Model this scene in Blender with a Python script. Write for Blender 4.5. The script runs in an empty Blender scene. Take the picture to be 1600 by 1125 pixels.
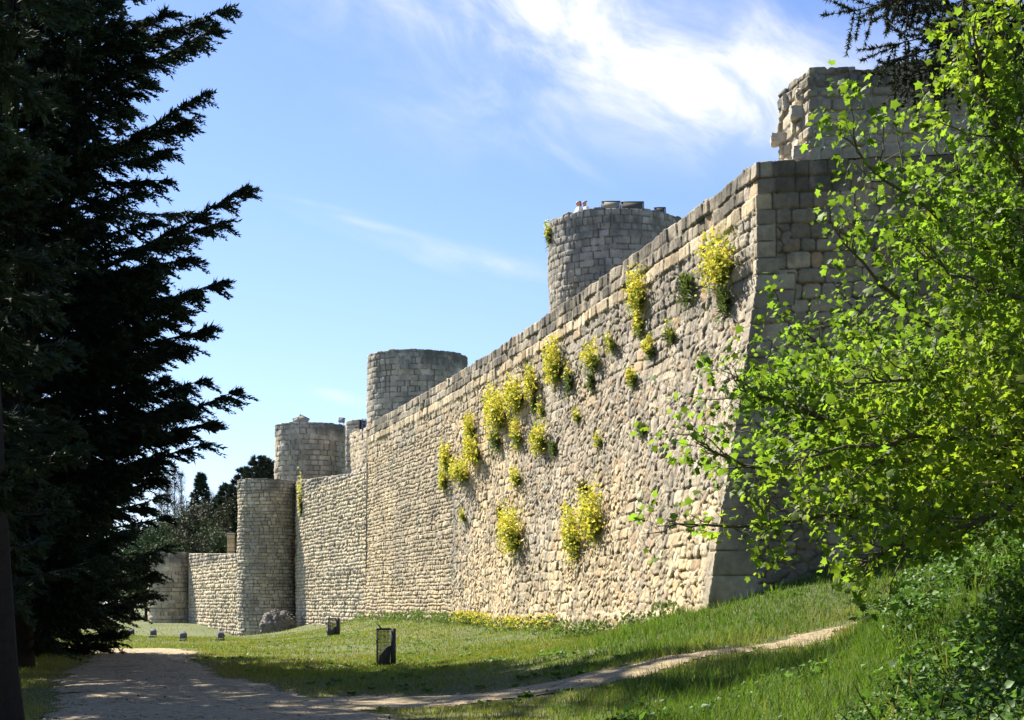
import bpy, math, random
import numpy as np
from math import radians as R
random.seed(7); RNG = np.random.default_rng(7)
S = bpy.context.scene; COL = S.collection
# ---------------------------------------------------------------- camera
F = 2222.2; HOR = 945.0; CH = 1.7
cam = bpy.data.objects.new('camera', bpy.data.cameras.new('camera')); COL.objects.link(cam)
cam.location = (0, 0, CH); cam.rotation_euler = (R(90), 0, 0)
cam.data.lens = 50; cam.data.sensor_width = 36; cam.data.shift_y = (HOR-562.5)/1600
cam.data.clip_end = 9000; cam.data.clip_start = .05
S.camera = cam
S.render.resolution_x = 1024; S.render.resolution_y = 720
# ---------------------------------------------------------------- light
SUN_AZ = math.atan2(-.745, .667); SUN_EL = R(47)
TS = np.array([math.sin(SUN_AZ)*math.cos(SUN_EL), math.cos(SUN_AZ)*math.cos(SUN_EL), math.sin(SUN_EL)])
sd = bpy.data.lights.new('sun', 'SUN'); sd.energy = 5.0; sd.angle = R(.55); sd.color = (1, .935, .82)
so = bpy.data.objects.new('sun', sd); COL.objects.link(so)
import mathutils
so.rotation_euler = mathutils.Vector(TS.tolist()).to_track_quat('Z', 'Y').to_euler()
S.view_settings.view_transform = 'Standard'; S.view_settings.look = 'None'
S.view_settings.gamma = 1; S.view_settings.exposure = 1.45
world = bpy.data.worlds.new('World'); S.world = world; world.use_nodes = True
wn = world.node_tree; wn.nodes.clear()
class NT:
    """tiny helper for building node expressions"""
    def __init__(s, nt): s.nt = nt
    def n(s, t, **k):
        o = s.nt.nodes.new(t)
        for a, b in k.items(): setattr(o, a, b)
        return o
    def l(s, a, b): s.nt.links.new(a, b)
    def put(s, sock, v):
        if isinstance(v, bpy.types.NodeSocket): s.l(v, sock)
        else: sock.default_value = v
    def m(s, op, a, b=0.0, c=0.0, clamp=False):
        o = s.n('ShaderNodeMath', operation=op, use_clamp=clamp)
        for i, v in enumerate((a, b, c)): s.put(o.inputs[i], v)
        return o.outputs[0]
    def mix(s, f, a, b, mode='MIX'):
        o = s.n('ShaderNodeMix', data_type='RGBA', blend_type=mode)
        s.put(o.inputs[0], f)
        for i, v in ((6, a), (7, b)):
            s.put(o.inputs[i], v if isinstance(v, bpy.types.NodeSocket) else (*v[:3], 1))
        return o.outputs[2]
    def noise(s, vec, scale, detail=4, rough=.55, dist=0.0):
        o = s.n('ShaderNodeTexNoise'); o.inputs['Scale'].default_value = scale
        o.inputs['Detail'].default_value = detail; o.inputs['Roughness'].default_value = rough
        o.inputs['Distortion'].default_value = dist
        if vec is not None: s.l(vec, o.inputs['Vector'])
        return o.outputs['Fac']
    def ramp(s, v, a, b, smooth=True):
        o = s.n('ShaderNodeMapRange'); o.interpolation_type = 'SMOOTHSTEP' if smooth else 'LINEAR'
        s.put(o.inputs[0], v); o.inputs[1].default_value = a; o.inputs[2].default_value = b
        return o.outputs[0]
w = NT(wn)
sky = w.n('ShaderNodeTexSky', sky_type='NISHITA', sun_disc=False)
sky.sun_elevation = SUN_EL; sky.sun_rotation = SUN_AZ % (2*math.pi); sky.altitude = 900
sky.air_density = 1.0; sky.dust_density = .5; sky.ozone_density = 2.0
tc = w.n('ShaderNodeTexCoord'); sp = w.n('ShaderNodeSeparateXYZ'); w.l(tc.outputs['Generated'], sp.inputs[0])
dy = w.m('MAXIMUM', sp.outputs[1], .05)
tx = w.m('DIVIDE', sp.outputs[0], dy); tz = w.m('DIVIDE', sp.outputs[2], dy)
cv = w.n('ShaderNodeCombineXYZ')
def rot2(a, cx, cz, sx, sz):
    c, s_ = math.cos(a), math.sin(a)
    x = w.m('SUBTRACT', tx, cx); z = w.m('SUBTRACT', tz, cz)
    p = w.m('DIVIDE', w.m('ADD', w.m('MULTIPLY', x, c), w.m('MULTIPLY', z, s_)), sx)
    q = w.m('DIVIDE', w.m('SUBTRACT', w.m('MULTIPLY', z, c), w.m('MULTIPLY', x, s_)), sz)
    d = w.m('ADD', w.m('MULTIPLY', p, p), w.m('MULTIPLY', q, q))
    return w.m('EXPONENT', w.m('MULTIPLY', d, -1.0))
def pxa(px, py): return (px-800)/F, (HOR-py)/F
blobs = [(-4, 840, 15, 300, 80, 1.35), (-14, 1000, 95, 280, 85, .95), (-38, 1160, 190, 170, 80, .95), (0, 900, 175, 280, 70, .7),
         (-12, 760, 408, 130, 16, .8), (-14, 575, 350, 70, 7, .65), (-14, 530, 620, 36, 9, .65), (-35, 890, 250, 60, 12, .55), (-12, 500, 320, 60, 5, .45),
         (-48, 1230, 75, 110, 45, .7), (-5, 1350, 130, 150, 80, .5), (-20, 620, 390, 160, 10, .35)]
tot = None
for a, px, py, sx, sz, g in blobs:
    c = pxa(px, py); v = w.m('MULTIPLY', rot2(R(a), c[0], c[1], sx/F, sz/F), g)
    tot = v if tot is None else w.m('ADD', tot, v)
# wispy fibre noise, stretched along the wind
c_, s_ = math.cos(R(-32)), math.sin(R(-32))
w.l(w.m('MULTIPLY', w.m('ADD', w.m('MULTIPLY', tx, c_), w.m('MULTIPLY', tz, s_)), 6.0), cv.inputs[0])
w.l(w.m('MULTIPLY', w.m('SUBTRACT', w.m('MULTIPLY', tz, c_), w.m('MULTIPLY', tx, s_)), 11.0), cv.inputs[1])
nz = w.noise(cv.outputs[0], 1.5, 10, .6, .5)
nz2 = w.noise(cv.outputs[0], .45, 4, .5, .3)
cl = w.m('MULTIPLY', tot, w.m('ADD', w.ramp(nz, .33, .78), w.m('MULTIPLY', w.ramp(nz2, .32, .7), .35)))
cl = w.ramp(cl, .02, 1.25, False)
cl = w.m('MULTIPLY', cl, .92)
mask_front = w.ramp(sp.outputs[1], .05, .3)
cl = w.m('MULTIPLY', cl, mask_front)
skyc = w.mix(1.0, sky.outputs[0], (1.03, 1.06, 1.25), 'MULTIPLY')
hz = w.m('MULTIPLY', w.ramp(w.m('ABSOLUTE', sp.outputs[2]), .34, .0), .22)
skyc = w.mix(hz, skyc, (4.6, 5.6, 6.6))
fin = w.mix(cl, skyc, (6.6, 6.75, 6.9))
bg = w.n('ShaderNodeBackground'); w.l(fin, bg.inputs[0]); bg.inputs[1].default_value = .06
wo = w.n('ShaderNodeOutputWorld'); w.l(bg.outputs[0], wo.inputs[0])

# ---------------------------------------------------------------- numpy noise
def h2(i, j, s=0):
    i = np.asarray(i).astype(np.int64); j = np.asarray(j).astype(np.int64)
    n = (i*374761393 + j*668265263 + s*2147483647*3 + s*974711) & 0xffffffff
    n = ((n ^ (n >> 13))*1274126177) & 0xffffffff
    n = ((n ^ (n >> 16))*2246822519) & 0xffffffff
    n = n ^ (n >> 15)
    return (n & 0xffffff)/float(0x1000000)
def vn(x, y, s=0):
    xi = np.floor(x); yi = np.floor(y); fx = x-xi; fy = y-yi
    fx = fx*fx*(3-2*fx); fy = fy*fy*(3-2*fy)
    a = h2(xi, yi, s); b = h2(xi+1, yi, s); c = h2(xi, yi+1, s); d = h2(xi+1, yi+1, s)
    return (a*(1-fx)+b*fx)*(1-fy)+(c*(1-fx)+d*fx)*fy
def fbm(x, y, s=0, o=4, g=.5):
    t = 0; a = 1; n = 0
    for k in range(o):
        t = t+a*vn(x*2**k+k*17.3, y*2**k+k*9.1, s+k); n += a; a *= g
    return t/n
def sst(a, b, x):
    t = np.clip((x-a)/(b-a), 0, 1); return t*t*(3-2*t)
def W(px, py, D): return np.array([(px-800)/F*D, D, CH+(HOR-py)/F*D])

# ---------------------------------------------------------------- objects
def tag(o, label=None, cat=None, group=None, kind=None):
    if label: o['label'] = label
    if cat: o['category'] = cat
    if group: o['group'] = group
    if kind: o['kind'] = kind
    return o
def empty(name, loc, rz=0):
    o = bpy.data.objects.new(name, None); COL.objects.link(o); o.location = [float(a) for a in loc]; o.rotation_euler = (0, 0, rz)
    o.empty_display_size = .2
    return o
def mesh(name, V, Fc, mat, parent=None, col=None, smooth=False):
    """V (n,3) world or local coords, Fc (m,k) faces. When parent is given V is in the parent's local space."""
    V = np.asarray(V, np.float32); Fc = np.asarray(Fc, np.int32)
    me = bpy.data.meshes.new(name); k = Fc.shape[1]; m = len(Fc)
    me.vertices.add(len(V)); me.vertices.foreach_set('co', V.ravel())
    me.loops.add(m*k); me.loops.foreach_set('vertex_index', Fc.ravel())
    me.polygons.add(m); me.polygons.foreach_set('loop_start', np.arange(m, dtype=np.int32)*k)
    me.polygons.foreach_set('loop_total', np.full(m, k, np.int32))
    if smooth: me.polygons.foreach_set('use_smooth', np.ones(m, bool))
    me.update(calc_edges=True); me.validate()
    if col is not None:
        c = np.ones((len(V), 4), np.float32); c[:, :col.shape[1]] = col
        at = me.color_attributes.new('Col', 'FLOAT_COLOR', 'POINT'); at.data.foreach_set('color', c.ravel())
    if mat: me.materials.append(mat)
    o = bpy.data.objects.new(name, me); COL.objects.link(o)
    if parent is not None: o.parent = parent
    return o
class Acc:
    """collects geometry (faces of one size), with optional colours"""
    def __init__(s): s.v = []; s.f = []; s.c = []; s.n = 0
    def add(s, V, Fc, c=None):
        V = np.asarray(V, float); s.v.append(V); s.f.append(np.asarray(Fc, int)+s.n); s.n += len(V)
        if c is not None:
            c = np.asarray(c, float)
            s.c.append(np.broadcast_to(c, (len(V), 3)) if c.ndim == 1 else c)
    def build(s, name, mat, parent=None, smooth=False, off=None):
        V = np.concatenate(s.v)
        if off is not None: V = V-np.asarray(off)
        return mesh(name, V, np.concatenate(s.f), mat, parent, np.concatenate(s.c) if s.c else None, smooth)
def tube(P, r, k=6, closed_tip=True):
    P = np.asarray(P, float); n = len(P); r = np.broadcast_to(np.asarray(r, float), (n,))
    T = np.gradient(P, axis=0); T /= np.linalg.norm(T, axis=1)[:, None]+1e-9
    up = np.array([0, 0, 1.]) if abs(T[0, 2]) < .9 else np.array([1., 0, 0])
    A = np.cross(T, up); A /= np.linalg.norm(A, axis=1)[:, None]+1e-9; B = np.cross(T, A)
    a = np.arange(k)/k*2*math.pi
    V = P[:, None, :]+r[:, None, None]*(np.cos(a)[None, :, None]*A[:, None, :]+np.sin(a)[None, :, None]*B[:, None, :])
    i = np.arange(n-1)[:, None]*k; j = np.arange(k)[None, :]; j2 = (j+1) % k
    Fq = np.stack([i+j, i+j2, i+k+j2, i+k+j], -1).reshape(-1, 4)
    return V.reshape(-1, 3), Fq
def box(c, s, rot=None, bev=0):
    c = np.asarray(c, float); h = np.asarray(s, float)/2
    V = np.array([[x, y, z] for x in (-1, 1) for y in (-1, 1) for z in (-1, 1)], float)*h
    if rot is not None: V = V@np.asarray(rot).T
    Fq = [(0, 1, 3, 2), (4, 6, 7, 5), (0, 4, 5, 1), (2, 3, 7, 6), (0, 2, 6, 4), (1, 5, 7, 3)]
    return V+c, Fq
def rotz(a): c, s = math.cos(a), math.sin(a); return np.array([[c, -s, 0], [s, c, 0], [0, 0, 1.]])
def rotx(a): c, s = math.cos(a), math.sin(a); return np.array([[1, 0, 0], [0, c, -s], [0, s, c.real]])
def rand_rot(n, rng, tilt=1.0):
    """random frames: columns = side, along, normal"""
    nrm = rng.normal(size=(n, 3)); nrm /= np.linalg.norm(nrm, axis=1)[:, None]
    a = rng.normal(size=(n, 3)); a -= (a*nrm).sum(1)[:, None]*nrm; a /= np.linalg.norm(a, axis=1)[:, None]
    return np.stack([np.cross(a, nrm), a, nrm], -1)
def frames(along, nrm):
    along = along/(np.linalg.norm(along, axis=1)[:, None]+1e-9)
    nrm = nrm-(nrm*along).sum(1)[:, None]*along; nrm /= np.linalg.norm(nrm, axis=1)[:, None]+1e-9
    return np.stack([np.cross(along, nrm), along, nrm], -1)
def inst(T, TF, P, M, sc):
    """instances of template T (k,3), faces TF at P with frames M and scales sc -> V,F"""
    sc = np.asarray(sc, float)
    if sc.ndim == 1: sc = sc[:, None]
    L = T[None]*sc[:, None, :] if sc.shape[1] == 3 else T[None]*sc[:, None, :]
    V = np.einsum('nij,nkj->nki', M, L)+P[:, None, :]
    n, k = V.shape[:2]
    Fc = (np.asarray(TF)[None]+(np.arange(n)*k)[:, None, None]).reshape(-1, len(TF[0]))
    return V.reshape(-1, 3), Fc

# ---------------------------------------------------------------- materials
def pmat(name, color=(.5, .5, .5), rough=.8, colattr=False, nscale=6, namp=.25, bump=0, bscale=30, metal=0, trans=0, tcol=None, spec=.2):
    m = bpy.data.materials.new(name); m.use_nodes = True; nt = m.node_tree; nt.nodes.clear(); q = NT(nt)
    out = q.n('ShaderNodeOutputMaterial'); b = q.n('ShaderNodeBsdfPrincipled')
    b.inputs['Roughness'].default_value = rough; b.inputs['Metallic'].default_value = metal
    b.inputs['Specular IOR Level'].default_value = spec
    tc = q.n('ShaderNodeTexCoord').outputs['Object']
    if colattr:
        a = q.n('ShaderNodeAttribute', attribute_name='Col'); base = a.outputs['Color']
    else: base = color
    nz = q.noise(tc, nscale, 5, .6)
    f = q.m('MULTIPLY_ADD', nz, 2*namp, 1-namp)
    cc = q.n('ShaderNodeCombineColor'); [q.l(f, cc.inputs[i]) for i in range(3)]
    base = q.mix(1.0, base, cc.outputs[0], 'MULTIPLY')
    q.l(base, b.inputs['Base Color'])
    if bump:
        bp = q.n('ShaderNodeBump'); bp.inputs['Strength'].default_value = 1; bp.inputs['Distance'].default_value = bump
        q.l(q.noise(tc, bscale, 6, .65), bp.inputs['Height']); q.l(bp.outputs[0], b.inputs['Normal'])
    if trans:
        t = q.n('ShaderNodeBsdfTranslucent')
        tcv = tcol if tcol else (1, 1, 1)
        q.l(q.mix(1.0, base, tcv, 'MULTIPLY'), t.inputs[0])
        ms = q.n('ShaderNodeMixShader'); ms.inputs[0].default_value = trans
        q.l(b.outputs[0], ms.inputs[1]); q.l(t.outputs[0], ms.inputs[2]); q.l(ms.outputs[0], out.inputs[0])
    else: q.l(b.outputs[0], out.inputs[0])
    return m
M = {}
def stone_mat():
    m = bpy.data.materials.new('masonry'); m.use_nodes = True; nt = m.node_tree; nt.nodes.clear(); q = NT(nt)
    out = q.n('ShaderNodeOutputMaterial'); b = q.n('ShaderNodeBsdfPrincipled'); b.inputs['Roughness'].default_value = .93
    b.inputs['Specular IOR Level'].default_value = .12
    tc = q.n('ShaderNodeTexCoord').outputs['Object']
    a = q.n('ShaderNodeAttribute', attribute_name='Col').outputs['Color']
    n1 = q.noise(tc, 5, 6, .7); n2 = q.noise(tc, 26, 5, .7)
    pit = q.ramp(n2, .30, .42)                       # small dark pits and lichen specks
    base = q.mix(1.0, a, q.mix(q.ramp(n1, .3, .7), (.80, .80, .82), (1.16, 1.13, 1.08)), 'MULTIPLY')
    base = q.mix(pit, q.mix(1.0, base, (.62, .60, .57), 'MULTIPLY'), base)
    q.l(base, b.inputs['Base Color'])
    bp = q.n('ShaderNodeBump'); bp.inputs['Distance'].default_value = .04; bp.inputs['Strength'].default_value = .9
    hh = q.m('ADD', q.m('MULTIPLY', n1, .5), q.m('MULTIPLY', n2, .38))
    q.l(hh, bp.inputs['Height']); q.l(bp.outputs[0], b.inputs['Normal']); q.l(b.outputs[0], out.inputs[0])
    return m
M['stone'] = stone_mat()
M['grass'] = pmat('grass_blades', colattr=True, rough=.6, trans=.35, tcol=(1.25, 1.3, .5), namp=.1)
M['leaf'] = pmat('maple_leaves', colattr=True, rough=.55, trans=.5, tcol=(1.95, 2.05, .95), namp=.12, spec=.2)
M['under'] = pmat('undergrowth_leaves', colattr=True, rough=.5, trans=.35, tcol=(1.4, 1.5, .6), namp=.15)
M['flower'] = pmat('yellow_blossom', colattr=True, rough=.6, trans=.3, namp=.1)
M['needle'] = pmat('needles', colattr=True, rough=.85, trans=.05, namp=.3, nscale=2)
M['bark'] = pmat('bark', (.04, .031, .025), .95, nscale=9, namp=.5, bump=.05, bscale=14)
M['twig'] = pmat('twig_bark', (.10, .085, .055), .8, nscale=9, namp=.4)
M['darkmetal'] = pmat('weathered_dark_metal', (.05, .052, .055), .55, nscale=12, namp=.3, metal=.4)
M['greymetal'] = pmat('grey_painted_metal', (.13, .145, .165), .8, nscale=10, namp=.2, metal=0)
M['board'] = pmat('panel_board', (.09, .085, .075), .9, nscale=8, namp=.2)
M['board_light'] = pmat('panel_board_pale', (.30, .28, .22), .9, nscale=8, namp=.2)
M['blue'] = pmat('blue_paint', (.10, .16, .42), .5)
M['rock'] = pmat('porous_rock', (.20, .185, .165), .95, nscale=5, namp=.6, bump=.08, bscale=9)
M['skin'] = pmat('skin', (.52, .30, .21), .6); M['hair'] = pmat('dark_hair', (.03, .022, .018), .6)
M['hairgrey'] = pmat('grey_brown_hair', (.22, .15, .12), .7)
M['shirt'] = pmat('white_cotton', (.78, .78, .76), .8); M['trouser'] = pmat('dark_trousers', (.06, .07, .1), .8)
def ground_mat():
    m = bpy.data.materials.new('turf_soil'); m.use_nodes = True; nt = m.node_tree; nt.nodes.clear(); q = NT(nt)
    out = q.n('ShaderNodeOutputMaterial'); b = q.n('ShaderNodeBsdfPrincipled'); b.inputs['Roughness'].default_value = .95
    tc = q.n('ShaderNodeTexCoord').outputs['Object']
    n1 = q.noise(tc, .35, 5, .6); n2 = q.noise(tc, 9, 6, .7)
    c = q.mix(q.ramp(n1, .35, .65), (.060, .085, .018), (.105, .115, .030))
    c = q.mix(q.ramp(n2, .5, .72), c, (.14, .11, .055))
    q.l(c, b.inputs['Base Color'])
    bp = q.n('ShaderNodeBump'); bp.inputs['Distance'].default_value = .06; q.l(n2, bp.inputs['Height'])
    q.l(bp.outputs[0], b.inputs['Normal']); q.l(b.outputs[0], out.inputs[0]); return m
def path_mat():
    m = bpy.data.materials.new('pale_gravel'); m.use_nodes = True; nt = m.node_tree; nt.nodes.clear(); q = NT(nt)
    out = q.n('ShaderNodeOutputMaterial'); b = q.n('ShaderNodeBsdfPrincipled'); b.inputs['Roughness'].default_value = .95
    tc = q.n('ShaderNodeTexCoord').outputs['Object']
    n1 = q.noise(tc, .7, 6, .65); n2 = q.noise(tc, 22, 4, .8); n3 = q.noise(tc, 5, 6, .7)
    c = q.mix(q.ramp(n2, .3, .7), (.24, .18, .10), (.52, .41, .245))
    c = q.mix(q.ramp(n3, .50, .66), c, (.13, .095, .055))
    c = q.mix(q.m('MULTIPLY', q.ramp(n1, .52, .68), .6), c, (.11, .12, .04))
    q.l(c, b.inputs['Base Color'])
    bp = q.n('ShaderNodeBump'); bp.inputs['Distance'].default_value = .04; q.l(q.m('ADD', n2, n3), bp.inputs['Height'])
    q.l(bp.outputs[0], b.inputs['Normal']); q.l(b.outputs[0], out.inputs[0]); return m

# ---------------------------------------------------------------- terrain
CP = np.array([(-6,0,0),(0,0,0),(-3,10,0),(-3,21,0),(-8,21,0),(-14,30,0),(-6,32,0),(-10,42,0),(-14,52,-.05),(-16.7,62,-.25),
 (-22,66,-.25),(-30,40,.1),(-25,20,.1),(-22,50,0),(0,27,.1),(-3,30,.02),(-3.4,39,0),(-9,71,.05),(3.9,33,1.28),(3.0,40,.80),(2.0,44,.72),(0,54,.74),
 (-2.6,64,.92),(-5,72,.95),(-8.7,83,.9),(-14.6,99,.2),(-16.8,99,-.65),(-18.1,102,-.98),(-20.8,105,-.95),(0,40,.35),(-6,60,.38),(-12,80,-.1),
 (-16.4,80,-.28),(-20,75,-.35),(-14,85,-.4),(-17.6,76,-.3),(-21.5,85,-.25),(-28.2,123,.15),(-30.5,123,.1),(-23.8,113,-.2),(-27,98,-.35),
 (-40,120,-.3),(-60,80,0),(0,150,0),(-30,150,.3),(60,100,4),(6.5,28,1.26),(3.5,26,.8),(6.5,32.8,2.2),(9,32.3,2.8),(12,32,3.9),
 (5.9,20,1.6),(7.8,22,2.75),(4.9,21,.98),(5.6,25,.82),(4.3,24,.62),(7.0,25.5,1.25),(4,16,.45),(5,14,.6),(7,14,1.5),(9.5,18,3),(2,20,.12),(2,14,0),(3,8,.1),(6,8,.8),
 (10,25,3.3),(14,25,4.5),(14,15,4),(20,30,5),(12,8,2.5),(8,29.3,1.75),(1.5,23,.15),(20,50,5),(15,80,3),(2,95,1),(-60,0,0),(60,0,5),
 (0,-60,0),(-60,-60,0),(60,-60,3),(60,160,3),(-80,160,-.3)], float)
def _phi(r2): return np.sqrt(r2+4.0)
_d = ((CP[:, None, :2]-CP[None, :, :2])**2).sum(-1)
_A = np.block([[_phi(_d)+np.eye(len(CP))*-.05, np.ones((len(CP), 1))], [np.ones((1, len(CP))), np.zeros((1, 1))]])
_w = np.linalg.solve(_A, np.append(CP[:, 2], 0))
def gz(x, y):
    x = np.asarray(x, float); y = np.asarray(y, float); sh = x.shape; x = x.ravel(); y = y.ravel(); z = np.empty(len(x))
    for a in range(0, len(x), 50000):
        xs, ys = x[a:a+50000], y[a:a+50000]
        z[a:a+50000] = _phi((xs[:, None]-CP[None, :, 0])**2+(ys[:, None]-CP[None, :, 1])**2)@_w[:-1]+_w[-1]
    z = np.clip(z, -1.3, 5.5); far = sst(90, 220, np.hypot(x, y-50)); z = z*(1-far)+0*far
    z += (fbm(x*.35, y*.35, 3, 3)-.5)*.16*np.exp(-((np.hypot(x, y)-30)/80)**2)
    return z.reshape(sh)
PATHL = np.array([(-3.4, 4, 2.3), (-3.9, 14, 2.4), (-4.3, 21, 2.6), (-6.2, 27, 2.3), (-8.6, 33, 1.9), (-11, 42, 1.6), (-13.4, 52, 1.7), (-16.2, 59, 1.8), (-21, 64, 2.0), (-30, 68, 2.0)])
TRAIL = np.array([(-6.0, 25.6, 1.5), (-3.2, 25.7, 1.6), (-.6, 25.6, 1.4), (1.5, 25.7, .85), (3.4, 26.2, .50), (5.2, 27.1, .34), (6.8, 28.3, .33), (8.4, 29.6, .35), (12, 30.6, .4)])
def dist_path(x, y, L):
    """signed distance outside the path (negative inside)"""
    best = np.full(np.shape(x), 1e9)
    for a, b in zip(L[:-1], L[1:]):
        d = b[:2]-a[:2]; t = np.clip(((x-a[0])*d[0]+(y-a[1])*d[1])/(d@d), 0, 1)
        q = np.hypot(x-a[0]-t*d[0], y-a[1]-t*d[1])-(a[2]+t*(b[2]-a[2])); best = np.minimum(best, q)
    return best
def path_d(x, y):
    d = np.minimum(dist_path(x, y, PATHL), dist_path(x, y, TRAIL))
    return d+(fbm(x*1.3, y*.9, 11, 4)-.5)*1.1
def grid(xs, ys):
    X, Y = np.meshgrid(xs, ys); n, m = X.shape
    i = np.arange(n-1)[:, None]*m+np.arange(m-1)[None]
    return X, Y, np.stack([i, i+1, i+m+1, i+m], -1).reshape(-1, 4)
def spread(lo, hi, step, far, g=1.35):
    a = list(np.arange(lo, hi+step, step)); s = step
    while a[-1] < far: s *= g; a.append(a[-1]+s)
    s = step
    while a[0] > -far: s *= g; a.insert(0, a[0]-s)
    return np.array(a)
X, Y, Fq = grid(spread(-32, 16, .3, 5000), spread(4, 125, .3, 6000))
Z = gz(X, Y)
tag(mesh('ground', np.stack([X, Y, Z], -1).reshape(-1, 3), Fq, ground_mat(), smooth=True), kind='structure')
PM = path_mat()
def drape(name, L, box_, mat, lift):
    X, Y, Fq = grid(np.arange(box_[0], box_[1], .09), np.arange(box_[2], box_[3], .11))
    d = dist_path(X, Y, L)+(fbm(X*1.3, Y*.9, 11, 4)-.5)*1.1
    d += (vn(X*6, Y*5, 5)-.5)*.25
    ins = (d < 0).ravel(); f = Fq[ins[Fq].all(1)]
    used = np.unique(f); mp = np.zeros(X.size, int); mp[used] = np.arange(len(used))
    Z = gz(X.ravel()[used], Y.ravel()[used]); dd = np.clip(-d.ravel()[used]/.4, 0, 1)
    V = np.stack([X.ravel()[used], Y.ravel()[used], Z+.006+lift*dd], -1)
    return tag(mesh(name, V, mp[f], mat, smooth=True), kind='structure')
drape('path', PATHL, (-31, 1, 5, 72), PM, .03)
drape('footpath', TRAIL, (-8, 12.5, 23, 33), PM, .04)

# ---------------------------------------------------------------- masonry patterns
def coursed(u, v, ch, cw, warp, seed, jr=.3, jc=.35, ew=.045, rc=.06, ofs=0.0):
    wu = u+(fbm(u*1.4, v*1.4, seed+50, 3)-.5)*2*warp; wv = v-ofs+(fbm(u*1.1+9, v*1.3, seed+60, 3)-.5)*2*warp
    r = np.floor(wv/ch)
    B = lambda k: (k+jr*(h2(k, 0, seed)-.5))*ch
    r = np.where(wv < B(r), r-1, r); r = np.where(wv >= B(r+1), r+1, r)
    db = wv-B(r); dt = B(r+1)-wv
    wr = cw*(.8+.45*h2(r, 1, seed)); x = wu/wr+h2(r, 2, seed)*7
    i = np.floor(x); C = lambda k: k+jc*(h2(k, r, seed+3)-.5)*1.6
    i = np.where(x < C(i), i-1, i); i = np.where(x >= C(i+1), i+1, i)
    dl = (x-C(i))*wr; dr = (C(i+1)-x)*wr
    dx = np.minimum(dl, dr); dyy = np.minimum(db, dt)
    d = np.minimum(dx, dyy); d2 = rc-np.hypot(np.maximum(rc-dx, 0), np.maximum(rc-dyy, 0)); d = np.where((dx < rc) & (dyy < rc), d2, d)
    r1 = h2(i, r, seed+7); r2 = h2(i, r, seed+8); r3 = h2(i, r, seed+9)
    tilt = ((dl-dr)/wr*(r3-.5)+(db-dt)/ch*(r2-.5))
    return d, r1, r2, r3, tilt
def rubble(u, v, su, sv, seed, warp=.06, jit=.8):
    u = u+(fbm(u*2.2, v*2.2, seed+50, 3)-.5)*2*warp; v = v+(fbm(u*2+9, v*2.3, seed+60, 3)-.5)*2*warp
    x = u/su; y = v/sv; iy0 = np.floor(y)
    f1 = np.full(x.shape, 9.); f2 = np.full(x.shape, 9.); ci = np.zeros(x.shape); cj = np.zeros(x.shape); ax = np.zeros(x.shape); ay = np.zeros(x.shape)
    for dj in (-1, 0, 1):
        jy = iy0+dj; xo = x+.5*(jy % 2); ix0 = np.floor(xo)
        for di in (-1, 0, 1):
            ix = ix0+di
            px_ = ix+.5+jit*(h2(ix, jy, seed)-.5); py_ = jy+.5+jit*.9*(h2(ix, jy, seed+1)-.5)
            wgt = 1+.45*(h2(ix, jy, seed+2)-.5)
            ddx = np.abs(xo-px_)*su/.3; ddy = np.abs(y-py_)*sv/.3
            d = ((ddx**3.6+ddy**3.6)**(1/3.6))*wgt
            new1 = d < f1
            f2 = np.where(new1, f1, np.minimum(f2, d)); f1n = np.where(new1, d, f1)
            ci = np.where(new1, ix, ci); cj = np.where(new1, jy, cj); ax = np.where(new1, xo-px_, ax); ay = np.where(new1, y-py_, ay); f1 = f1n
    r1 = h2(ci, cj, seed+7); r2 = h2(ci, cj, seed+8); r3 = h2(ci, cj, seed+9)
    return (f2-f1)*.15, r1, r2, r3, ax*(r3-.5)*2+ay*(r2-.5)*2
WARM = np.array([.58, .465, .295]); PALE = np.array([.67, .59, .435]); GREY = np.array([.36, .335, .285]); OCH = np.array([.52, .36, .22])
DARK = np.array([.15, .145, .125]); MORT = np.array([.34, .285, .20]); GREYP = np.array([.46, .435, .38])
def relief(d, r1, tilt, amp, ew, u, v, seed, rough=.02):
    h = amp*sst(0, ew, d)*(.55+.75*r1)+tilt*amp*.55
    h = h+(fbm(u*6, v*6, seed+20, 4, .6)-.5)*rough*2*sst(0, ew, d)+(fbm(u*.7, v*.7, seed+30, 3)-.5)*.10
    return h-amp*.6
def shade_col(d, r1, r2, r3, ew, u, v, seed, grey=0., pale=0.):
    """albedo of each stone (its own tint), lichen and mortar"""
    t = r2[..., None]; c = WARM*(1-t)+PALE*t
    g = np.clip(grey+.9*(r1-.72)*3*(r1 > .72), 0, 1)[..., None]; c = c*(1-g)+(GREY*(1-t)+GREYP*t)*g
    o = ((r3 > .93)*.6)[..., None]; c = c*(1-o)+OCH*o
    c = c*(.78+.42*h2(np.floor(r1*9999), np.floor(r2*9999), 5))[..., None]
    m = (1-sst(ew*.15, ew*.6, d))[..., None]; c = c*(1-m)+MORT*(.8+.3*np.asarray(pale))*m if np.isscalar(pale) else c*(1-m)+MORT*m
    return c
def stain(c, amt, u, v, seed, col=DARK):
    n = fbm(u*.9, v*.55, seed, 5, .6); k = np.clip(amt*sst(.38, .68, n), 0, 1)[..., None]
    return c*(1-k)+col*k
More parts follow.
